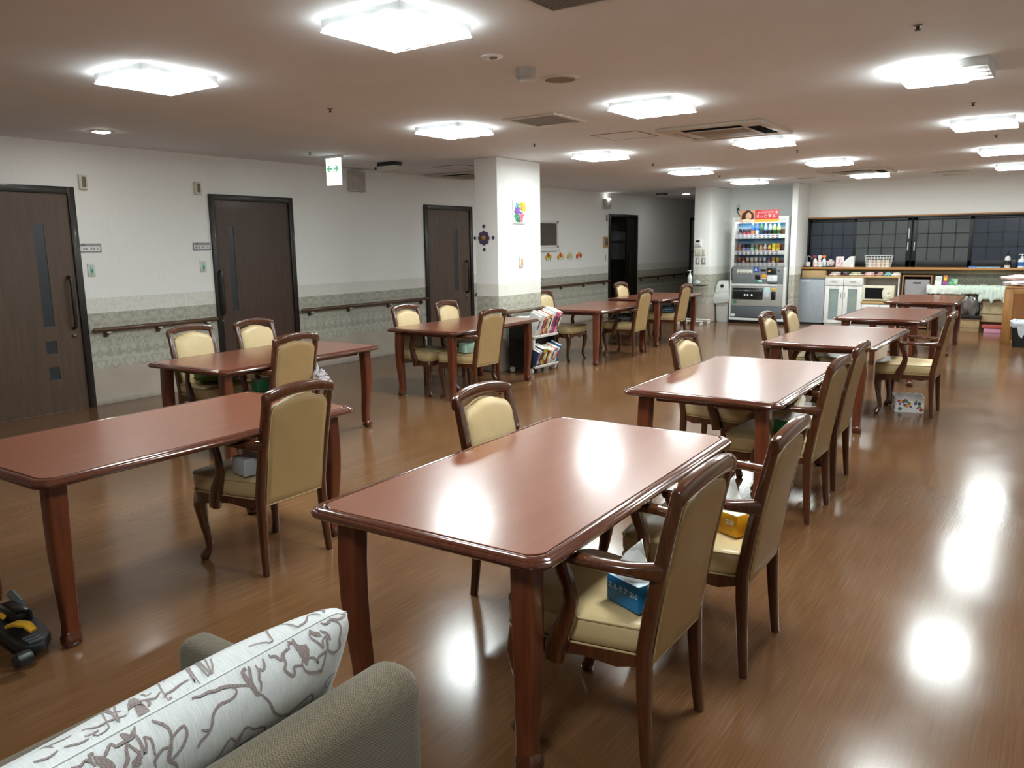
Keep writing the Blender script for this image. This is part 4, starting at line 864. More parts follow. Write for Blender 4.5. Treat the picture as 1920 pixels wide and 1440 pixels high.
b.lathe([(R, 0), (R, .003), (R*.78, .004), (R*.78, .002), (.0003, .002)], n=24, m=TR(-.41, -.003, .405) @ RX(PI/2)); b.build('recycle_mark', mat('mark_green', '3f7a55', .5), dl)
kp = B().box(-w+.03, w-.05, .0, .22, .105, .328, .006).build('kick_panel', mat('vending_dark', '585d62', .4), vm)
B().lathe([(.034, 0), (.034, .003), (.0003, .004)], n=24, m=TR(-.44, .0, .155) @ RX(PI/2) @ Matrix.Diagonal((1.3, .75, 1, 1))).build('maker_badge', mat('badge_white', 'dfe2e2', .4), kp)
B().box(-.32, .30, -.004, .002, .115, .128, .002).build('air_slot', BLK, kp)
# banner
bn = B().box(-.365, .34, -.008, .0, 1.85, 2.075, .002).build('banner', mat('banner_red', 'd23a44', .5), vm)
b = B(); b.box(-.363, .338, -.0088, -.008, 1.852, 1.905); b.build('banner_foot', mat('banner_yellow', 'eab03c', .5), bn)
b = B(); b.box(-.363, -.09, -.0094, -.0086, 1.852, 2.073); ph = b.build('photo_ground', mat('photo_ground', 'd9a070', .5), bn)
b = B(); b.ell((-.215, -.0105, 1.985), (.078, .003, .09), 0, 20, 10).ell((-.285, -.0103, 1.95), (.05, .003, .085), 0, 16, 8).ell((-.15, -.0103, 1.96), (.04, .003, .08), 0, 16, 8); b.build('hair', mat('photo_hair', '43201a', .5), ph)
b = B(); b.ell((-.205, -.013, 1.965), (.054, .003, .068), 0, 20, 10); b.build('face', mat('photo_skin', 'e2b08c', .5), ph)
b = B()
for x in (-.226, -.184): b.ell((x, -.0165, 1.975), (.011, .001, .004), 0, 10, 5)
b.ell((-.205, -.0165, 1.932), (.016, .001, .005), 1, 10, 5); b.build('features', [mat('photo_hair', '43201a', .5), mat('photo_lips', 'b5524a', .5)], ph)
b = B(); b.ell((-.25, -.0125, 1.885), (.09, .003, .028), 0, 16, 8).ell((-.14, -.0125, 1.88), (.06, .003, .026), 0, 16, 8); b.build('scarf', mat('photo_scarf', 'efd9c0', .6), ph)
WT = mat('print_bright', 'fbf7f4', .5)
text('あったかグッズで', .036, TR(.10, -.0088, 2.025) @ FACE_S, WT, bn, 'lettering'); text('ほっとする', .075, TR(.105, -.0088, 1.955) @ FACE_S, WT, bn, 'lettering', .0012)
b = B()
for k in range(6): a = k*PI/3; b.box(-.003, .003, -.0096, -.0086, 0, .026, 0, 0, TR(.305, 0, 2.025) @ RY(a))
b.build('snowflake', WT, bn)
cord = B().sweep([(-.685, .80, 2.13), (-.685, .76, 2.12), (-.66, .72, 2.06), (-.60, .66, 2.0), (-.54, .6, 1.965), (-.50, .55, 1.962)], .009, 8, (0, 1, .3)).build('power_cord', BLK, vm)
r = thing('wall_outlet', 'high wall outlet with black plug above left of vending machine', 'outlet', (-5.325, YB, 2.16)); B().box(-.035, .035, -.012, 0, -.06, .06, .003).build('plate', mat('outlet_face', 'd5d3cc', .4), r); B().box(-.016, .016, -.04, -.012, -.045, -.01, .004).build('plug', BLK, r)
# drinks on display, every one a thing
kinds = {'bottle': [(.0, 0), (.028, .001), (.031, .01), (.031, .05), (.029, .08), (.031, .11), (.030, .135), (.022, .158), (.0135, .178), (.0135, .185)],
         'can': [(.0, 0), (.022, .0), (.026, .008), (.026, .105), (.022, .115), (.021, .117)], 'tallcan': [(.0, 0), (.026, .0), (.031, .01), (.031, .125), (.024, .138), (.023, .14)],
         'small': [(.0, 0), (.024, 0), (.027, .006), (.027, .075), (.018, .10), (.013, .108), (.013, .112)]}
def drink(lab, kind, x, z, c1, c2, capc, row):
    r = thing('drink_'+('can' if 'can' in kind else 'bottle'), lab, 'drink', (VX+x, VY+.095, z), 0, 'display drinks on the vending machine '+row)
    P = [(a*1.12, c*1.16) for a, c in kinds[kind]]; H = P[-1][1]
    B().lathe(P, n=18).build('container', mat('drink_'+c1, c1, .25), r)
    rr = P[3][0]+.0006; B().lathe([(rr, H*.2), (rr, H*.52)], n=18).build('label_band', mat('drink_'+c2, c2, .4), r)
    if 'can' not in kind: B().lathe([(.0145, 0), (.0145, .018), (.012, .02)], (0, 0, H-.002), 14).build('cap', mat('cap_'+capc, capc, .4), r)
    else: B().lathe([(P[-1][0], 0), (P[-1][0]-.004, .002), (.0005, .001)], (0, 0, H), 14).build('lid', CHROME, r)
ordn = ('first', 'second', 'third', 'fourth', 'fifth', 'sixth', 'seventh', 'eighth', 'ninth', 'tenth')
R1 = [('can', '22242a', '8d9096', 'black'), ('can', '33415a', 'd65a86', 'dark blue and pink'), ('can', '33415a', 'd65a86', 'dark blue and pink'), ('bottle', '2e6fc0', 'e08a3a', 'blue'), ('bottle', '3a78c8', 'cfdcec', 'blue'), ('bottle', '3d7a4a', '1d3f6a', 'green'), ('bottle', '8fb3cf', '1c2b3a', 'pale blue'), ('bottle', 'a9c4d6', '25303a', 'pale blue'), ('bottle', 'b7d28a', '2c4a2a', 'pale green'), ('bottle', 'cfe08f', '2f5a2c', 'yellow-green')]
R2 = [('tallcan', '8a4a2c', 'b06a3a', 'brown'), ('tallcan', '1c2a48', '8d9cc4', 'navy'), ('tallcan', '171b28', '7b84a4', 'black'), ('tallcan', '5f6d64', 'b9c2b8', 'grey-green'), ('small', '2f7a4a', '8cc49a', 'green'), ('small', 'c9a08c', 'e0a070', 'pinkish'), ('small', 'c9c4c2', 'b0868a', 'white and rose'), ('small', 'd8cf4a', 'c0443a', 'yellow and red'), ('tallcan', 'd9cf3c', 'e9e27a', 'yellow'), ('tallcan', 'c98a2f', 'e0c04a', 'orange')]
R3 = [('can', 'a86a3a', '7a3a26', 'orange-brown'), ('can', '7a3a2c', 'c8c0b4', 'dark red'), ('can', 'c4b9a2', '8a6a4c', 'cream'), ('can', 'd0c8b8', 'a08a6a', 'cream'), ('can', 'cfc9bd', '9a8c74', 'off-white'), ('can', '9aa4a4', '5c6468', 'grey'), ('can', 'b9b9c2', '6a6a80', 'silver'), ('can', '6a4a66', 'a0809c', 'purple'), ('can', 'b58a3c', 'e0cfa0', 'gold'), ('can', 'c29a4c', '8a6a3c', 'gold')]
for row, z, items in (('top row', rows[0], R1), ('middle row', rows[1], R2), ('bottom row', rows[2], R3)):
    for k, (kd, c1, c2, nm) in enumerate(items):
        drink('%s display drink %s, %s from left in vending machine %s' % (nm, 'can' if 'can' in kd else 'bottle', ordn[k], row), kd, -.385+k*.079, z-.004, c1, c2, ('e8e8e8', 'e07030', '2f8a4a')[k % 3], row)

# ------------------------------------------------------------------ bin, overbed table with sanitizer
r = thing('rubbish_bin', 'tall pale grey bin with round hole and bag rim, left of vending machine', 'bin', (-5.325, 14.78, 0))
b = B(); b.loft([rrect(w, d, .03) and [(x, y, z) for x, y in rrect(w, d, .03)] for w, d, z in ((.105, .12, 0), (.11, .125, .02), (.132, .145, .50), (.135, .15, .56))]); b.build('body', LGREY, r)
b = B(); b.loft([[(x, y, z) for x, y in rrect(w, d, .03)] for w, d, z in ((.14, .155, .555), (.14, .155, .60), (.125, .14, .70), (.10, .11, .765), (.07, .06, .785))]); ld = b.build('lid', mat('bin_lid', 'cfd0cd', .4), r)
B().lathe([(.042, 0), (.042, .012), (.034, .012), (.034, .004), (.0003, .004)], n=20, m=TR(.0, -.138, .685) @ RX(PI/2-.18)).build('hole_ring', LGREY, ld)
B().lathe([(.034, .006), (.0003, .0065)], n=20, m=TR(.0, -.144, .685) @ RX(PI/2-.18)).build('hole', BLK, ld)
b = B(); rg = []
for k, (o, z) in enumerate(((.004, .555), (.02, .53), (.045, .47), (.03, .40), (.018, .37))):
    rg.append([(x*(1+.06*math.sin(j*2.3+k)), y*(1+.05*math.sin(j*1.7+k*2)), z+.02*math.sin(j*1.3)) for j, (x, y) in enumerate(rrect(.137+o, .15+o*.6, .04))])
b.loft(rg, False); b.build('bag_liner', mat('bag_clear', 'c4c5c4', .3), r, 60)
text('ペットボトル', .034, TR(0, -.143, .315) @ FACE_S, mat('ink', '2c2c30', .6), r)
r = thing('overbed_table', 'white wheeled stand with black tray in front of the pier', 'table', (-5.66, 14.05, 0))
B().box(-.235, .235, -.17, .17, .715, .733, .006).build('tray', BLK, r)
b = B(); b.sweep([(-.20, 0, .06), (-.20, 0, .715)], .017, 12, (0, 1, 0)); b.build('pole', WHT, r)
b = B(); b.box(-.24, -.16, -.2, .2, .06, .095, .01).box(-.16, .27, -.2, -.165, .06, .09, .01).box(-.16, .27, .165, .2, .06, .09, .01); b.build('base', WHT, r)
for x, y in ((-.2, -.18), (-.2, .18), (.24, -.182), (.24, .182)): B().lathe([(.028, -.012), (.028, .012)], n=16, m=TR(x, y, .028) @ RX(PI/2)).box(x-.012, x+.012, y-.015, y+.015, .028, .062, .003).build('castor', WHT, r)
def pump(name, lab, x, y, z, h, rad, col, band, sq=False, labm=None):
    r = thing(name, lab, 'bottle', (x, y, z)); H = h*.68
    B().lathe([(.0, 0), (rad*.94, .0), (rad, .008), (rad, H*.8), (rad*.8, H*.93), (rad*.4, H)], n=20).build('body', mat('bottle_'+col, col, .3), r)
    B().lathe([(rad*1.008, H*.22), (rad*1.008, H*.62)], n=20).build('label_wrap', mat('band_'+band, band, .45), r)
    B().lathe([(rad*.42, H-.002), (rad*.42, H+.03), (.008, H+.034), (.008, h-.02), (.02, h-.018), (.02, h-.004), (.005, h)], n=14).box(-.05, 0, -.007, .007, h-.016, h-.004, .003).build('pump_head', mat('pump_'+(labm or 'e8e8e6'), labm or 'e8e8e6', .35), r)
    return r
pump('sanitizer_bottle', 'white pump bottle of hand sanitizer on the black tray', -5.72, 14.02, .733, .27, .042, 'dfe3e4', 'c9d2d6')
lump(B(), (-5.60, 14.07, .733), (.06, .06, .045), 4, .4, 3).build('tissue_pouch', mat('pouch', 'b3b7b0', .5)); tag(bpy.data.objects['tissue_pouch'], 'small crumpled pale pouch beside the sanitizer bottle', 'pouch')

# ------------------------------------------------------------------ kitchenette along the window wall
KY = 14.96
r = thing('refrigerator', 'small grey refrigerator under the wooden shelf', 'refrigerator', (-3.765, KY, 0)); w = .222
B().box(-w, w, .045, .42, .03, .84, .006).build('body', mat('fridge_side', '4d5054', .4), r)
d = B().box(-w, w, 0, .042, .035, .822, .008).build('door', mat('fridge_grey', '9aa0a9', .35), r)
B().box(-w, w, .0, .05, .824, .845, .004).build('top_trim', mat('fridge_trim', '6d7177', .4), r); B().box(-w+.03, -w+.17, -.002, .002, .775, .795, .001).build('name_strip', mat('strip_pale', 'd5d8dc', .4), d)

B().box(-w+.02, w-.02, .02, .4, .0, .035).build('foot', BLK, r)
r = thing('cardboard_box', 'flat tan cardboard box lying on the small refrigerator', 'box', (-3.75, 15.12, .846)); B().box(-.205, .205, -.14, .14, 0, .128, .003).build('carton', CARD, r); B().box(-.203, .203, -.02, .02, .1275, .129).build('tape', mat('tape', 'c7ab7c', .4), r)
cb = thing('kitchen_cabinet', 'white kitchen cabinet with glass doors and microwave niche', 'cabinet', (-2.93, KY, 0)); CW = WHT2
b = B(); b.box(-.61, -.592, .02, .42, .04, .862).box(.592, .61, .0, .42, .04, .862, .002).box(.015, .033, .02, .42, .04, .862).box(-.592, .592, .40, .42, .04, .862).box(-.592, .592, .02, .40, .04, .06).box(.033, .592, .02, .4, .395, .41).box(-.592, .015, .02, .4, .335, .35).box(-.6, .6, .04, .4, .0, .04)
b.build('carcass', CW, cb); B().box(-.615, .615, -.005, .425, .862, .888, .003).build('top', PALEW, cb); B().box(.01, .592, -.01, .40, .41, .45, .003).build('pull_out_tray', PALEW, cb)
for x0, x1 in ((-.605, -.295), (-.288, .018)):
    dr = B().box(x0, x1, 0, .018, .715, .86, .003).build('drawer', CW, cb)
    B().sweep([((x0+x1)/2-.05, 0, .80), ((x0+x1)/2-.045, -.02, .795), ((x0+x1)/2+.045, -.02, .795), ((x0+x1)/2+.05, 0, .80)], .0045, 6, (0, 1, 0)).build('handle', CHROME, dr)
    q = B(); g = .075; q.box(x0, x0+g, 0, .018, .045, .708, .002).box(x1-g, x1, 0, .018, .045, .708, .002).box(x0+g, x1-g, 0, .018, .655, .708).box(x0+g, x1-g, 0, .018, .045, .10)
    do = q.build('door', CW, cb); B().box(x0+g, x1-g, .007, .011, .10, .655).build('glass', mat('cabinet_glass', 'a9bab8', .15, Alpha=.5), do)
    hx = x1-.025 if x0 < -.4 else x0+.025
    B().sweep([(hx, 0, .60), (hx, -.022, .59), (hx, -.022, .51), (hx, 0, .50)], .0045, 6, (1, 0, 0)).build('handle', CHROME, do)
for x0, x1 in ((.035, .31), (.315, .59)): B().box(x0, x1, 0, .018, .045, .392, .003).build('door', CW, cb)
tag(lump(B(), (-3.375, 15.12, .352), (.12, .09, .14), 1, .2).build('dish_stack', mat('dish_pale', 'dfe8e6', .4)), 'pale stack of things behind the left glass door', 'dishes')
tag(lump(B(), (-3.38, 15.12, .062), (.10, .09, .12), 6, .25).build('dish_stack', mat('dish_blue', '8796a8', .4)), 'bluish things low behind the left glass door', 'dishes')
tag(lump(B(), (-3.07, 15.08, .352), (.10, .07, .09), 2, .25).build('yellow_packet', mat('packet_yellow', 'e6d44a', .5)), 'yellow packet behind the right glass door', 'packet')
r = thing('microwave_oven', 'cream microwave oven with dark window in the cabinet niche', 'microwave', (-2.645, KY+.005, .45)); w = .25
B().box(-w, w, .02, .34, .012, .275, .008).build('body', mat('cream_plastic', 'ddd7bd', .4), r)
d = B().box(-w, w, 0, .022, .012, .275, .008).build('front', mat('cream_plastic', 'ddd7bd', .4), r)
b = B(); pts = [(-.215, .045), (.085, .045)]+[(.085-.025*math.sin(PI*k/8), .045+.19*k/8) for k in range(1, 8)]+[(.085, .235), (-.215, .235)]
b.prism(pts, lambda p, q, h: (p, h, q), -.004, .002); b.build('window', mat('oven_black', '15171b', .15), d)
q = B().lathe([(.062, 0), (.06, .004), (.0005, .005)], n=28, m=TR(.15, 0, .13) @ RX(PI/2)).build('dial_plate', mat('cream_light', 'e6e2d0', .4), d)
for z in (.165, .085): B().lathe([(.021, 0), (.019, .014), (.0005, .015)], n=20, m=TR(.165, -.005, z) @ RX(PI/2)).build('knob', mat('cream_plastic', 'ddd7bd', .4), q)
for x in (-.2, .2): B().box(x-.02, x+.02, .05, .09, 0, .013).build('foot', BLK, r)
cl = [(-3.40, 'f0d9da', 'e9e2e0', 'pale pink and white folded cloth, leftmost on the cabinet top', .10), (-3.22, '6d5a66', '8c7a80', 'dark mauve crumpled cloth on the cabinet top', .06), (-3.06, 'e9e6d8', 'd8dbb8', 'cream and pale green cloth on the cabinet top', .12), (-2.83, 'efc4c4', 'f0dada', 'pink folded cloth in middle of the cabinet top', .10), (-2.66, 'cf9a90', 'dfb8b0', 'salmon cloth on the cabinet top', .065), (-2.53, '7fc0c0', 'a6d4d4', 'turquoise crumpled cloth on the cabinet top', .07), (-2.40, 'f0eee8', 'e4e0d8', 'white folded cloth, rightmost on the cabinet top', .085)]
for i, (x, c1, c2, lab, rx) in enumerate(cl):
    r = thing('cloth', lab, 'cloth', (x, 15.08, .888), 0, 'cloths on the cabinet top')
    lump(B(), (0, 0, 0), (rx, .09, .022), i+20, .3, 2.4).build('lower_fold', mat('cl_'+c1, c1, .9), r); lump(B(), (.01, .01, .032), (rx*.75, .07, .018), i+40, .4, 3).build('upper_fold', mat('cl_'+c2, c2, .9), r)
# rack with fabric boxes
r = thing('storage_rack', 'brown wooden rack with grey fabric bins right of the cabinet', 'rack', (-2.05, KY, 0)); b = B(); w = .228
b.box(-w, -w+.022, 0, .38, 0, .91, .002).box(w-.022, w, 0, .38, 0, .91, .002).box(-w+.022, w-.022, 0, .38, .888, .91).box(-w+.022, w-.022, 0, .38, .555, .575).box(-w+.022, w-.022, 0, .38, .23, .25).box(-w+.022, w-.022, 0, .38, .02, .04).box(-w+.022, w-.022, .37, .38, .04, .888)
b.build('frame', BRW, r)
for z, lab in ((.576, 'grey fabric storage bin with dark hand slot in rack top'), (.251, 'grey fabric storage bin in the rack middle')):
    q = thing('storage_bin', lab, 'storage bin', (-2.05, KY+.012, z), 0, 'fabric bins in the rack'); b = B()
    b.loft([[(x, y+.17, zz) for x, y in rrect(a, .155, .02)] for a, zz in ((.185, 0), (.195, .13), (.19, .262))], True); b.build('bin_body', mat('bin_fabric', '9a9698', .8), q)
    B().box(-.06, .06, .006, .014, .195, .215, .004).build('hand_slot', BLK, q)
# towel table
r = thing('towel_table', 'low folding table under spread towels at the window wall', 'table', (-1.32, 15.02, 0))
B().box(-.55, .55, -.16, .22, .70, .72, .003).build('top', mat('folding_top', 'a2937c', .6), r)
for x in (-.52, .22): B().sweep([(x, -.13, .70), (x, -.13, 0)], .009, 8, (0, 1, 0)).build('leg', BLKM, r); B().sweep([(x, .19, .70), (x, .19, 0)], .009, 8, (0, 1, 0)).build('leg', BLKM, r)
def towel(lab, x0, x1, drop, seed, col):
    b = B(); rg = []; k = 26
    prof = [(.20, .735), (.12, .738), (.0, .740), (-.10, .74), (-.165, .735), (-.185, .715), (-.19, .68)]+[(-.192, .68-(drop)*j/4) for j in (1, 2, 3, 4)]
    for s in range(2):
        for y, z in (prof if s == 0 else prof[::-1]):
            rg.append([(x0+(x1-x0)*i/k+.012*noise.noise(Vector((z*20, seed*5, 2))), y-(.0 if s == 0 else -.012)+.03*noise.noise(Vector((i*.35+seed, z*9, 1))), z-(0 if s == 0 else .012)+.034*noise.noise(Vector((i*.5+seed*3, y*10, 3)))*(1 if z > .7 else .5)+(.012 if z > .7 else 0)-(drop*.5*max(0, math.sin(i*.55+seed))**2 if z < .6 else 0)) for i in range(k+1)])
    t = bmesh.new(); R = [[t.verts.new(p) for p in g] for g in rg]
    for A, C in zip(R, R[1:]+[R[0]]):
        for i in range(k): t.faces.new((A[i], A[i+1], C[i+1], C[i]))
    b._add(t, 0); o = b.build('towel', mat('towel_'+col, col, .95, .05, 60, .3), None, 60); o.location = (-1.32, 15.02, 0); tag(o, lab, 'towel', 'towels spread on the low table')
towel('white spotted towel on the left half of the low table', -.56, -.06, .06, 1, 'd9e0d6')
towel('pale green towel over the middle of the low table', -.12, .26, .05, 4, 'cfddd0')
towel('pale green towel with long drooping ends at right of low table', .20, .57, .13, 7, 'd2dfd3')
def med(name, lab, x, y, z, w, d, h, c, c2):
    r = thing(name, lab, 'box', (x, y, z), 0, 'small cartons on the towel table'); B().box(-w/2, w/2, -d/2, d/2, 0, h, .002).build('carton', mat('cart_'+c, c, .5), r); B().box(-w/2+.006, w/2-.006, -d/2-.001, -d/2, h*.25, h*.7).build('print', mat('cart_'+c2, c2, .5), r)
med('carton', 'lower white carton at left end of the towel table', -1.73, 14.97, .752, .10, .08, .075, 'd5d9d8', 'e6e8e6'); med('carton', 'upper white carton stacked at left end of the towel table', -1.725, 14.97, .827, .095, .075, .07, 'dee1e0', 'c8cdd0')
med('carton', 'purple carton lying under the orange one on the towel table', -1.62, 14.96, .756, .10, .07, .055, '7d3f7c', '9a5a94'); med('carton', 'orange and yellow carton standing on the purple one', -1.625, 14.96, .811, .055, .06, .10, 'dd7a52', 'e8cf3a')
med('carton', 'dark green carton on the towel table', -1.54, 14.95, .756, .065, .06, .07, '3a9a63', '6ab88a'); med('carton', 'pale green carton behind the dark green one', -1.50, 15.03, .754, .10, .05, .10, '9acba8', 'c9d8b8')
r = thing('plastic_bag', 'dark shiny plastic bag of things standing under the towel table', 'bag', (-1.20, 14.98, .27)); lump(B(), (0, 0, 0), (.15, .13, .20), 12, .25, 3).build('bag_body', mat('bag_smoke', '6b6462', .2), r)
B().box(-.17, .15, -.15, .16, -.03, 0, .004).build('tray', BLK, r); B().box(-.16, .14, -.14, .15, -.05, -.03, .002).build('tray_foot', BLK, r)
def cbox(lab, x, y, z, w, d, h, m, rz=0, tape=True):
    r = thing('cardboard_box', lab, 'box', (x, y, z), rz, 'boxes under the towel table'); B().box(-w/2, w/2, -d/2, d/2, 0, h, .003).build('carton', m, r)
    if tape: B().box(-w/2, w/2, -d/2-.0015, -d/2, h*.28, h*.31).build('seam', mat('seam_dark', '6b5a40', .7), r)
cbox('printed cardboard box on floor under the dark plastic bag', -1.215, 15.0, 0, .27, .26, .215, mat('card_print', 'a58a66', .8, .1, 20))
cbox('large tan cardboard panel box under the drooping towel', -.94, 15.05, .17, .34, .24, .43, mat('card_pale', 'b5a481', .8))
cbox('flat red box on floor in front of the tan box', -.90, 14.93, .075, .27, .22, .05, mat('box_red', 'b0504a', .5), 0, False); cbox('flat pink box at the bottom of the low stack', -.89, 14.93, 0, .24, .2, .075, mat('box_pink', 'd593b0', .5), 0, False)
cbox('large brown carton at floor level beneath the tan panel box', -.94, 15.17, 0, .36, .26, .17, mat('card_dark', '8f7753', .8))
# orange cabinet with towels and bin
r = thing('wooden_cabinet', 'orange wood low cabinet at right picture edge', 'cabinet', (-.675, 13.36, 0))
b = B(); b.box(0, .10, 0, .9, .0, .80, .003).box(.10, .9, 0, .9, 0, .06, .002).box(.10, .9, 0, .9, .72, .80, .002).box(.10, .9, .02, .9, .06, .72); b.build('carcass', ORW, r)
B().box(.105, .9, .012, .022, .065, .715).build('side_panel', wood('orange_panel', '8a5527', '9c6432', .5, 2, 5, 0), r); B().box(-.012, .92, -.012, .92, .80, .825, .004).build('top', ORW, r)
dd = B().box(-.018, 0, .02, .45, .03, .79, .003).build('door', ORW, r); B().sweep([(-.018, .08, .66), (-.04, .08, .655), (-.04, .08, .585), (-.018, .08, .58)], .006, 6, (0, 1, 0)).build('handle', mat('brass', '9c7a4a', .3, Metallic=.8), dd)
r = thing('towel_bundle', 'heaped peach and lilac towels on the orange cabinet', 'towel', (-.46, 13.6, .825)); lump(B(), (0, 0, 0), (.27, .17, .05), 30, .3, 2.5).build('lower_towel', mat('tw_lilac', 'd9d3dc', .95, .08, 50), r); lump(B(), (-.02, .05, .075), (.27, .15, .045), 31, .35, 2.5).build('upper_towel', mat('tw_peach', 'ebcdbd', .95, .08, 50), r)
r = thing('waste_bin', 'black bin with white bag liner before the orange cabinet', 'bin', (-.40, 13.17, 0)); b = B(); b.loft([[(x, y, z) for x, y in rrect(a, a*.8, .03)] for a, z in ((.125, 0), (.13, .02), (.155, .34))]); b.build('body', BLK, r)
b = B(); b.loft([[(x*(1+.05*math.sin(j*2.1+k)), y*(1+.05*math.sin(j*1.9+k)), z+.01*math.sin(j*1.3)) for j, (x, y) in enumerate(rrect(a, a*.8, .04))] for k, (a, z) in enumerate(((.14, .345), (.16, .37), (.178, .36), (.175, .31), (.165, .28)))], False)
b.prism([(-.09, .30), (.03, .30), (.02, .22), (-.02, .13), (-.06, .17)], lambda p, q, h: (p, h, q), -.152, -.146); b.build('bag_liner', mat('bag_white2', 'cdd3dc', .4), r, 60)
# things on the wooden shelf
SH = 1.036
r = thing('tray', 'flat dark tray under the spray bottles on shelf', 'tray', (-3.70, 15.14, SH)); B().box(-.25, .25, -.11, .11, 0, .006, .002).box(-.25, .25, -.11, -.10, .006, .018).box(-.25, .25, .10, .11, .006, .018).box(-.25, -.24, -.1, .1, .006, .018).box(.24, .25, -.1, .1, .006, .018).build('tray_body', BLK, r)
def spray(lab, x, y, c, hc):
    r = thing('spray_bottle', lab, 'bottle', (x, y, SH+.007)); B().lathe([(0, 0), (.036, 0), (.038, .01), (.037, .10), (.02, .14), (.014, .15)], n=18).build('body', mat('sb_'+c, c, .35), r)
    B().box(-.05, .03, -.014, .014, .16, .20, .008).lathe([(.015, .148), (.015, .165)], n=14).box(-.06, -.05, -.008, .008, .175, .19, .003).build('trigger_head', mat('sh_'+hc, hc, .4), r)
spray('white spray bottle with maroon trigger on the shelf', -3.77, 15.13, 'e8e2e0', '8a2f3a'); spray('white bottle with orange trigger on the shelf', -3.61, 15.12, 'dfe6ee', 'e07a33')
r = thing('bottle', 'small bottle with round white cap between the two spray bottles', 'bottle', (-3.69, 15.12, SH+.007)); B().lathe([(0, 0), (.03, 0), (.03, .11), (.02, .14)], n=18).build('body', mat('btl_rose', 'e2c2c0', .4), r); B().lathe([(.026, .138), (.034, .15), (.034, .195), (.02, .205)], n=16).build('cap', WHT, r)
for x, y, c, lab in ((-3.88, 15.08, 'e6e3da', 'small white pot at left end of shelf'), (-3.735, 15.04, 'e8c4b8', 'small pot with pink and white label in front of spray bottles'), (-3.655, 15.04, 'd6e0dc', 'second small pale pot in front of spray bottles')):
    r = thing('pot', lab, 'pot', (x, y, SH+.007 if x > -3.9 else SH), 0, 'small pots on the shelf'); B().lathe([(0, 0), (.038, 0), (.04, .07), (.036, .075)], n=18).build('body', mat('pot_'+c, c, .45), r); B().lathe([(.04, .072), (.04, .086), (.001, .088)], n=18).build('lid', WHT, r)
r = thing('plastic_bag', 'crumpled white and pink plastic bag on the shelf', 'bag', (-3.50, 15.12, SH+.007)); lump(B(), (0, 0, 0), (.065, .06, .07), 21, .3, 3).build('bag_body', mat('bag_pinkish', 'd9c8c8', .4), r)
r = thing('cable_loop', 'thin white hook wire standing at shelf left end', 'cable', (-3.90, 15.2, SH)); B().sweep([(-.03, 0, 0), (-.03, 0, .19), (-.02, 0, .20), (.02, 0, .19), (.07, 0, .14)], .005, 6, (0, 1, 0)).build('wire', WHT, r)
r = thing('greeting_card', 'pink upright card with dark script on the shelf', 'card', (-3.345, 15.13, SH)); cdm = RX(-.12); B().box(-.068, .068, -.006, .006, .002, .19, .002, 0, cdm).build('card', mat('card_pink', 'ecd3da', .5), r)
B().sweep([(.02, -.0075, .135), (.0, -.0075, .15), (-.02, -.0075, .12), (-.005, -.0075, .10), (-.03, -.0075, .06)], .004, 6, (0, 1, 0), 0, False, cdm).sweep([(.045, -.0075, .10), (.035, -.0075, .06), (.02, -.0075, .04)], .004, 6, (0, 1, 0), 0, False, cdm).build('script', mat('ink_brown', '4a3138', .6), r)
r = thing('file_holder', 'white slanted file holder beside the pink card', 'file holder', (-3.185, 15.13, SH)); b = B()
b.prism([(-.09, 0), (.085, 0), (.09, .195), (.02, .19), (-.06, .12), (-.09, .09)], lambda p, q, h: (p, h, q), -.045, .045); b.build('holder', mat('holder_white', 'e6e8ea', .4), r); B().box(-.075, .03, -.052, -.045, .0, .085, .002).build('front_sheet', mat('sheet', 'e2dfd2', .6), r)
r = thing('wire_basket', 'white wire basket holding rolled cloths on the shelf', 'basket', (-2.70, 15.14, SH)); b = B(); wx, wy = .20, .11
for z, k in ((.205, 1.08), (.16, 1.05), (.11, 1.0), (.06, .96), (.006, .93)): b.sweep([(x*k, y*k, z) for x, y in rrect(wx, wy, .02, 3)], .0035 if z < .2 else .005, 6, (0, 0, 1), 0, True)
for i in range(9):
    for s in (-1, 1): x = -wx+2*wx*(i+.5)/9; b.sweep([(x*.93, s*wy*.93, .004), (x*1.08, s*wy*1.08, .205)], .002, 5, (1, 0, 0))
for i in range(5):
    for s in (-1, 1): y = -wy+2*wy*(i+.5)/5; b.sweep([(s*wx*.93, y*.93, .004), (s*wx*1.08, y*1.08, .205)], .002, 5, (0, 1, 0))
b.box(-wx*.9, wx*.9, -wy*.9, wy*.9, .001, .004); b.build('wires', WHT, r)
for i, (c, nm) in enumerate((('e0d5c8', 'cream'), ('d8b8aa', 'peach'), ('e6d2c6', 'pale pink'), ('d9c3b0', 'beige'), ('e8dccb', 'off-white'))):
    o = thing('rolled_cloth', nm+' rolled cloth in the wire basket, '+ordn[i]+' from the left', 'cloth', (-2.84+.07*i, 15.14, SH+.006), 0, 'rolled cloths in the basket')
    B().lathe([(.032, 0), (.034, .01), (.034, .11), (.028, .122), (.012, .118), (.003, .124)], n=16).build('roll', mat('roll_'+c, c, .95), o)
r = thing('blue_tray', 'flat pale blue tray lying on the shelf', 'tray', (-1.09, 15.12, SH)); B().box(-.22, .22, -.10, .10, .0, .014, .005).build('tray_body', mat('tray_blue', '8fb4cf', .4), r); B().box(-.225, -.12, -.105, -.02, .014, .03, .005).build('blue_lid', mat('tray_deep_blue', '2f6db4', .4), r)
pump('pump_bottle', 'white bottle with black pump and dark label on the shelf', -.78, 15.12, SH, .28, .042, 'dcdcd8', '2b2a2a', labm='1c1c1e')
r = thing('black_box', 'small black box between two bottles on the shelf', 'box', (-.69, 15.14, SH)); B().box(-.035, .035, -.03, .03, 0, .12, .003).build('case', BLK, r); B().box(-.03, .03, -.025, .025, .12, .13, .002).build('lid', DGREY, r)
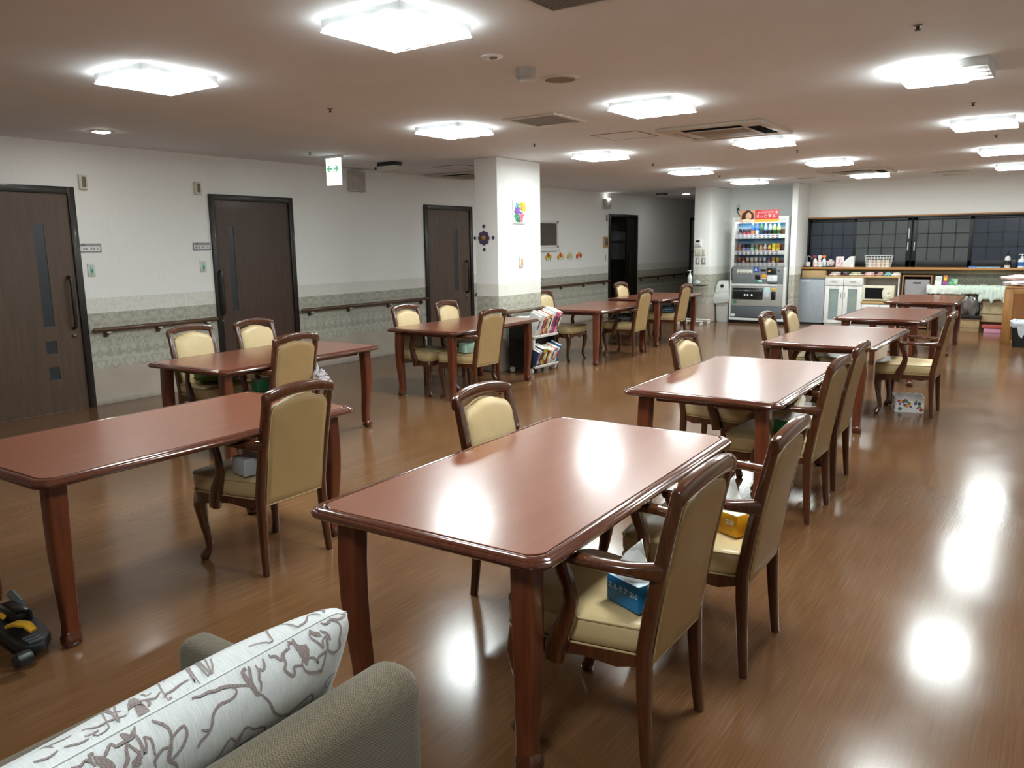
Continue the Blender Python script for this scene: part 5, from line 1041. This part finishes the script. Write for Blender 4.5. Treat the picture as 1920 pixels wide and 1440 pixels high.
pump('pump_bottle', 'white and blue pump bottle at right picture edge on shelf', -.585, 15.12, SH, .22, .055, 'e2e6ea', '2a66b0')

# ------------------------------------------------------------------ book cart by the column
r = thing('book_cart', 'black and white wheeled book cart full of books beside the column', 'book cart', (-5.21, 7.98, 0)); y0, y1 = -.275, .275
for y in (y0, y1-.02): b = B(); b.prism([(-.20, .07), (.13, .07), (.13, .14), (.10, .60), (-.20, .64)], lambda p, q, h: (p, h, q), y, y+.02); b.build('end_panel', BLK, r)
B().box(-.195, -.18, y0+.02, y1-.02, .10, .62).build('back_panel', BLK, r); B().box(.02, .035, y0+.02, y1-.02, .19, .44).build('inner_panel', BLK, r)
for z in (.485, .125):
    m = TR(0, 0, z) @ RY(.38)
    B().box(-.13, .17, y0+.02, y1-.02, 0, .014, .002, 0, m).box(.158, .172, y0+.02, y1-.02, .014, .03, .002, 0, m).box(-.14, -.126, y0+.02, y1-.02, .0, .14, .002, 0, m).build('shelf', WHT, r)
B().box(.09, .115, y0+.05, y0+.09, .15, .48, .003).build('post', WHT, r)
for x in (-.17, .10):
    for y in (y0+.02, y1-.02):
        k = B().lathe([(.03, -.013), (.034, -.006), (.034, .006), (.03, .013)], n=18, m=TR(x, y, .034) @ RX(PI/2)).build('castor', WHT, r); B().box(x-.018, x+.018, y-.018, y+.018, .05, .085, .004).build('fork', LGREY, k)
rnd = random.Random(11)
pal = {'top': [('e2e2df', 'white'), ('d9d4cf', 'off-white'), ('d2cfd8', 'lilac-grey'), ('cfc8c0', 'greyish'), ('d44a3c', 'red'), ('e3dcd0', 'cream'), ('c8a23c', 'mustard'), ('b5433c', 'dark red'), ('dcd3c0', 'tan'), ('e6e2d8', 'pale cream'), ('c7ced6', 'pale blue'), ('d46a96', 'pink'), ('b84a7a', 'deep pink'), ('cf5f80', 'rose'), ('e0b8c8', 'pale pink'), ('a03a55', 'crimson')],
       'bottom': [('3c4a78', 'navy'), ('d5d6dc', 'white'), ('54506a', 'dark violet'), ('c9b13c', 'yellow'), ('7fae3c', 'lime green'), ('c23a44', 'red'), ('37302f', 'black'), ('8a4030', 'brown'), ('d9c23a', 'golden'), ('d6dde2', 'pale grey'), ('8fb6d6', 'sky blue'), ('d97a3a', 'orange'), ('4a7fb4', 'blue'), ('dbe3ea', 'light grey'), ('3f6a9a', 'dark blue')]}
for row, z in (('top', .485), ('bottom', .125)):
    y = y0+.026; lst = pal[row]; n = len(lst); avail = (y1-y0)-.052
    for i, (c, nm) in enumerate(lst):
        t = avail/n*.97; h = rnd.uniform(.235, .285)+(.02 if i > 8 else 0) if row == 'top' else rnd.uniform(.185, .225)
        o = thing('book', '%s book on the cart %s shelf, number %d from the column side' % (nm, row, i+1), 'book', (0, 0, 0), 0, 'books on the cart '+row+' shelf')
        m = TR(-5.21, 7.98, z) @ RY(.38-.0) @ TR(.145, y+t/2, .0145); d = .15
        B().box(-d, 0, -t/2, t/2, 0, h, .0015, 0, m).build('cover', mat('book_'+c, c, .5), o)
        B().box(-d-.0005, -.004, -t/2+.0015, t/2-.0015, h-.001, h+.0008, 0, 0, m).build('pages', mat('pages', 'e4dfd2', .8), o)
        c2 = ('2d2d33', 'f2efe6', 'c23a44', 'e0c04a', '4a5a9a')[rnd.randrange(5)]
        q = B().box(-.0005, .0006, -t/2+.002, t/2-.002, h*.35, h*.8, 0, 0, m)
        if rnd.random() < .6: q.box(-.0005, .0006, -t/2+.001, t/2-.001, h*.06, h*.16, 0, 0, m)
        q.build('spine_print', mat('spine_'+c2, c2, .5), o)
        y += avail/n
# magazines lying on the table edge behind the cart
r = thing('magazine', 'pale magazine lying flat on top of the book cart', 'magazine', (-5.36, 7.86, .645), .1)
B().box(-.07, .07, -.13, .13, 0, .012, .002).build('cover', mat('magazine_pale', 'd5d3cc', .5), r); B().box(-.068, .072, -.128, .128, .002, .010).build('pages', mat('pages', 'e4dfd2', .8), r)

# ------------------------------------------------------------------ black equipment at the left edge
r = thing('floor_equipment', 'black plastic footplate with yellow lever at the lower left picture edge', 'equipment', (-3.09, 1.25, 0))
b = B()
def slab(pts, z0, z1, c=.02):
    ring = []
    n3 = len(pts)
    for i in range(n3):
        p, a, d = Vector(pts[i]), Vector(pts[i-1]), Vector(pts[(i+1) % n3]); u1 = (a-p).normalized()*c; u2 = (d-p).normalized()*c
        for t in (0, .33, .67, 1): ring.append(p+u1*(1-t)**2+u2*t*t)
    o = sum(ring, Vector((0, 0)))/len(ring)
    return [[(o.x+(q.x-o.x)*k, o.y+(q.y-o.y)*k, z) for q in ring] for k, z in ((.96, z0), (1, z0+.008), (1, z1-.01), (.975, z1-.002), (.93, z1))]
b.loft(slab([(-.32, .10), (.015, .042), (.09, -.02), (.05, -.085), (-.35, -.06)], .045, .085))
b.box(-.36, -.06, -.05, .06, 0, .05, .008); b.build('footplate', BLK, r)
B().box(-.30, -.13, -.02, .05, .084, .135, .015).build('housing', mat('black_gloss', '121316', .2), r)
B().sweep([(-.13, -.05, .10), (-.08, -.035, .122), (-.03, -.02, .124), (.0, -.012, .105)], [(.012, .008, 3), (.019, .010, 3), (.019, .010, 3), (.014, .008, 3)], 10).build('lever', mat('lever_yellow', 'd9a32a', .4), r)
B().sweep([(-.22, -.05, .135), (-.18, -.055, .14), (-.15, -.05, .135)], .010, 8).build('yellow_knob', mat('lever_yellow', 'd9a32a', .4), r)
B().lathe([(.024, 0), (.028, .01), (.028, .05), (.020, .06)], n=16, m=TR(.10, -.07, .06) @ RX(PI/2)).build('adjusting_knob', BLK, r)
b = B()
for k in range(3): b.box(-.01+k*.026, .004+k*.026, -.055, .0, .084, .091, .002)
b.build('ribs', DGREY, r); B().sweep([(-.25, .055, .12), (-.34, .06, .14)], .018, 12, (0, 0, 1)).build('tube', mat('tube_grey', '7d8488', .3, Metallic=.7), r)
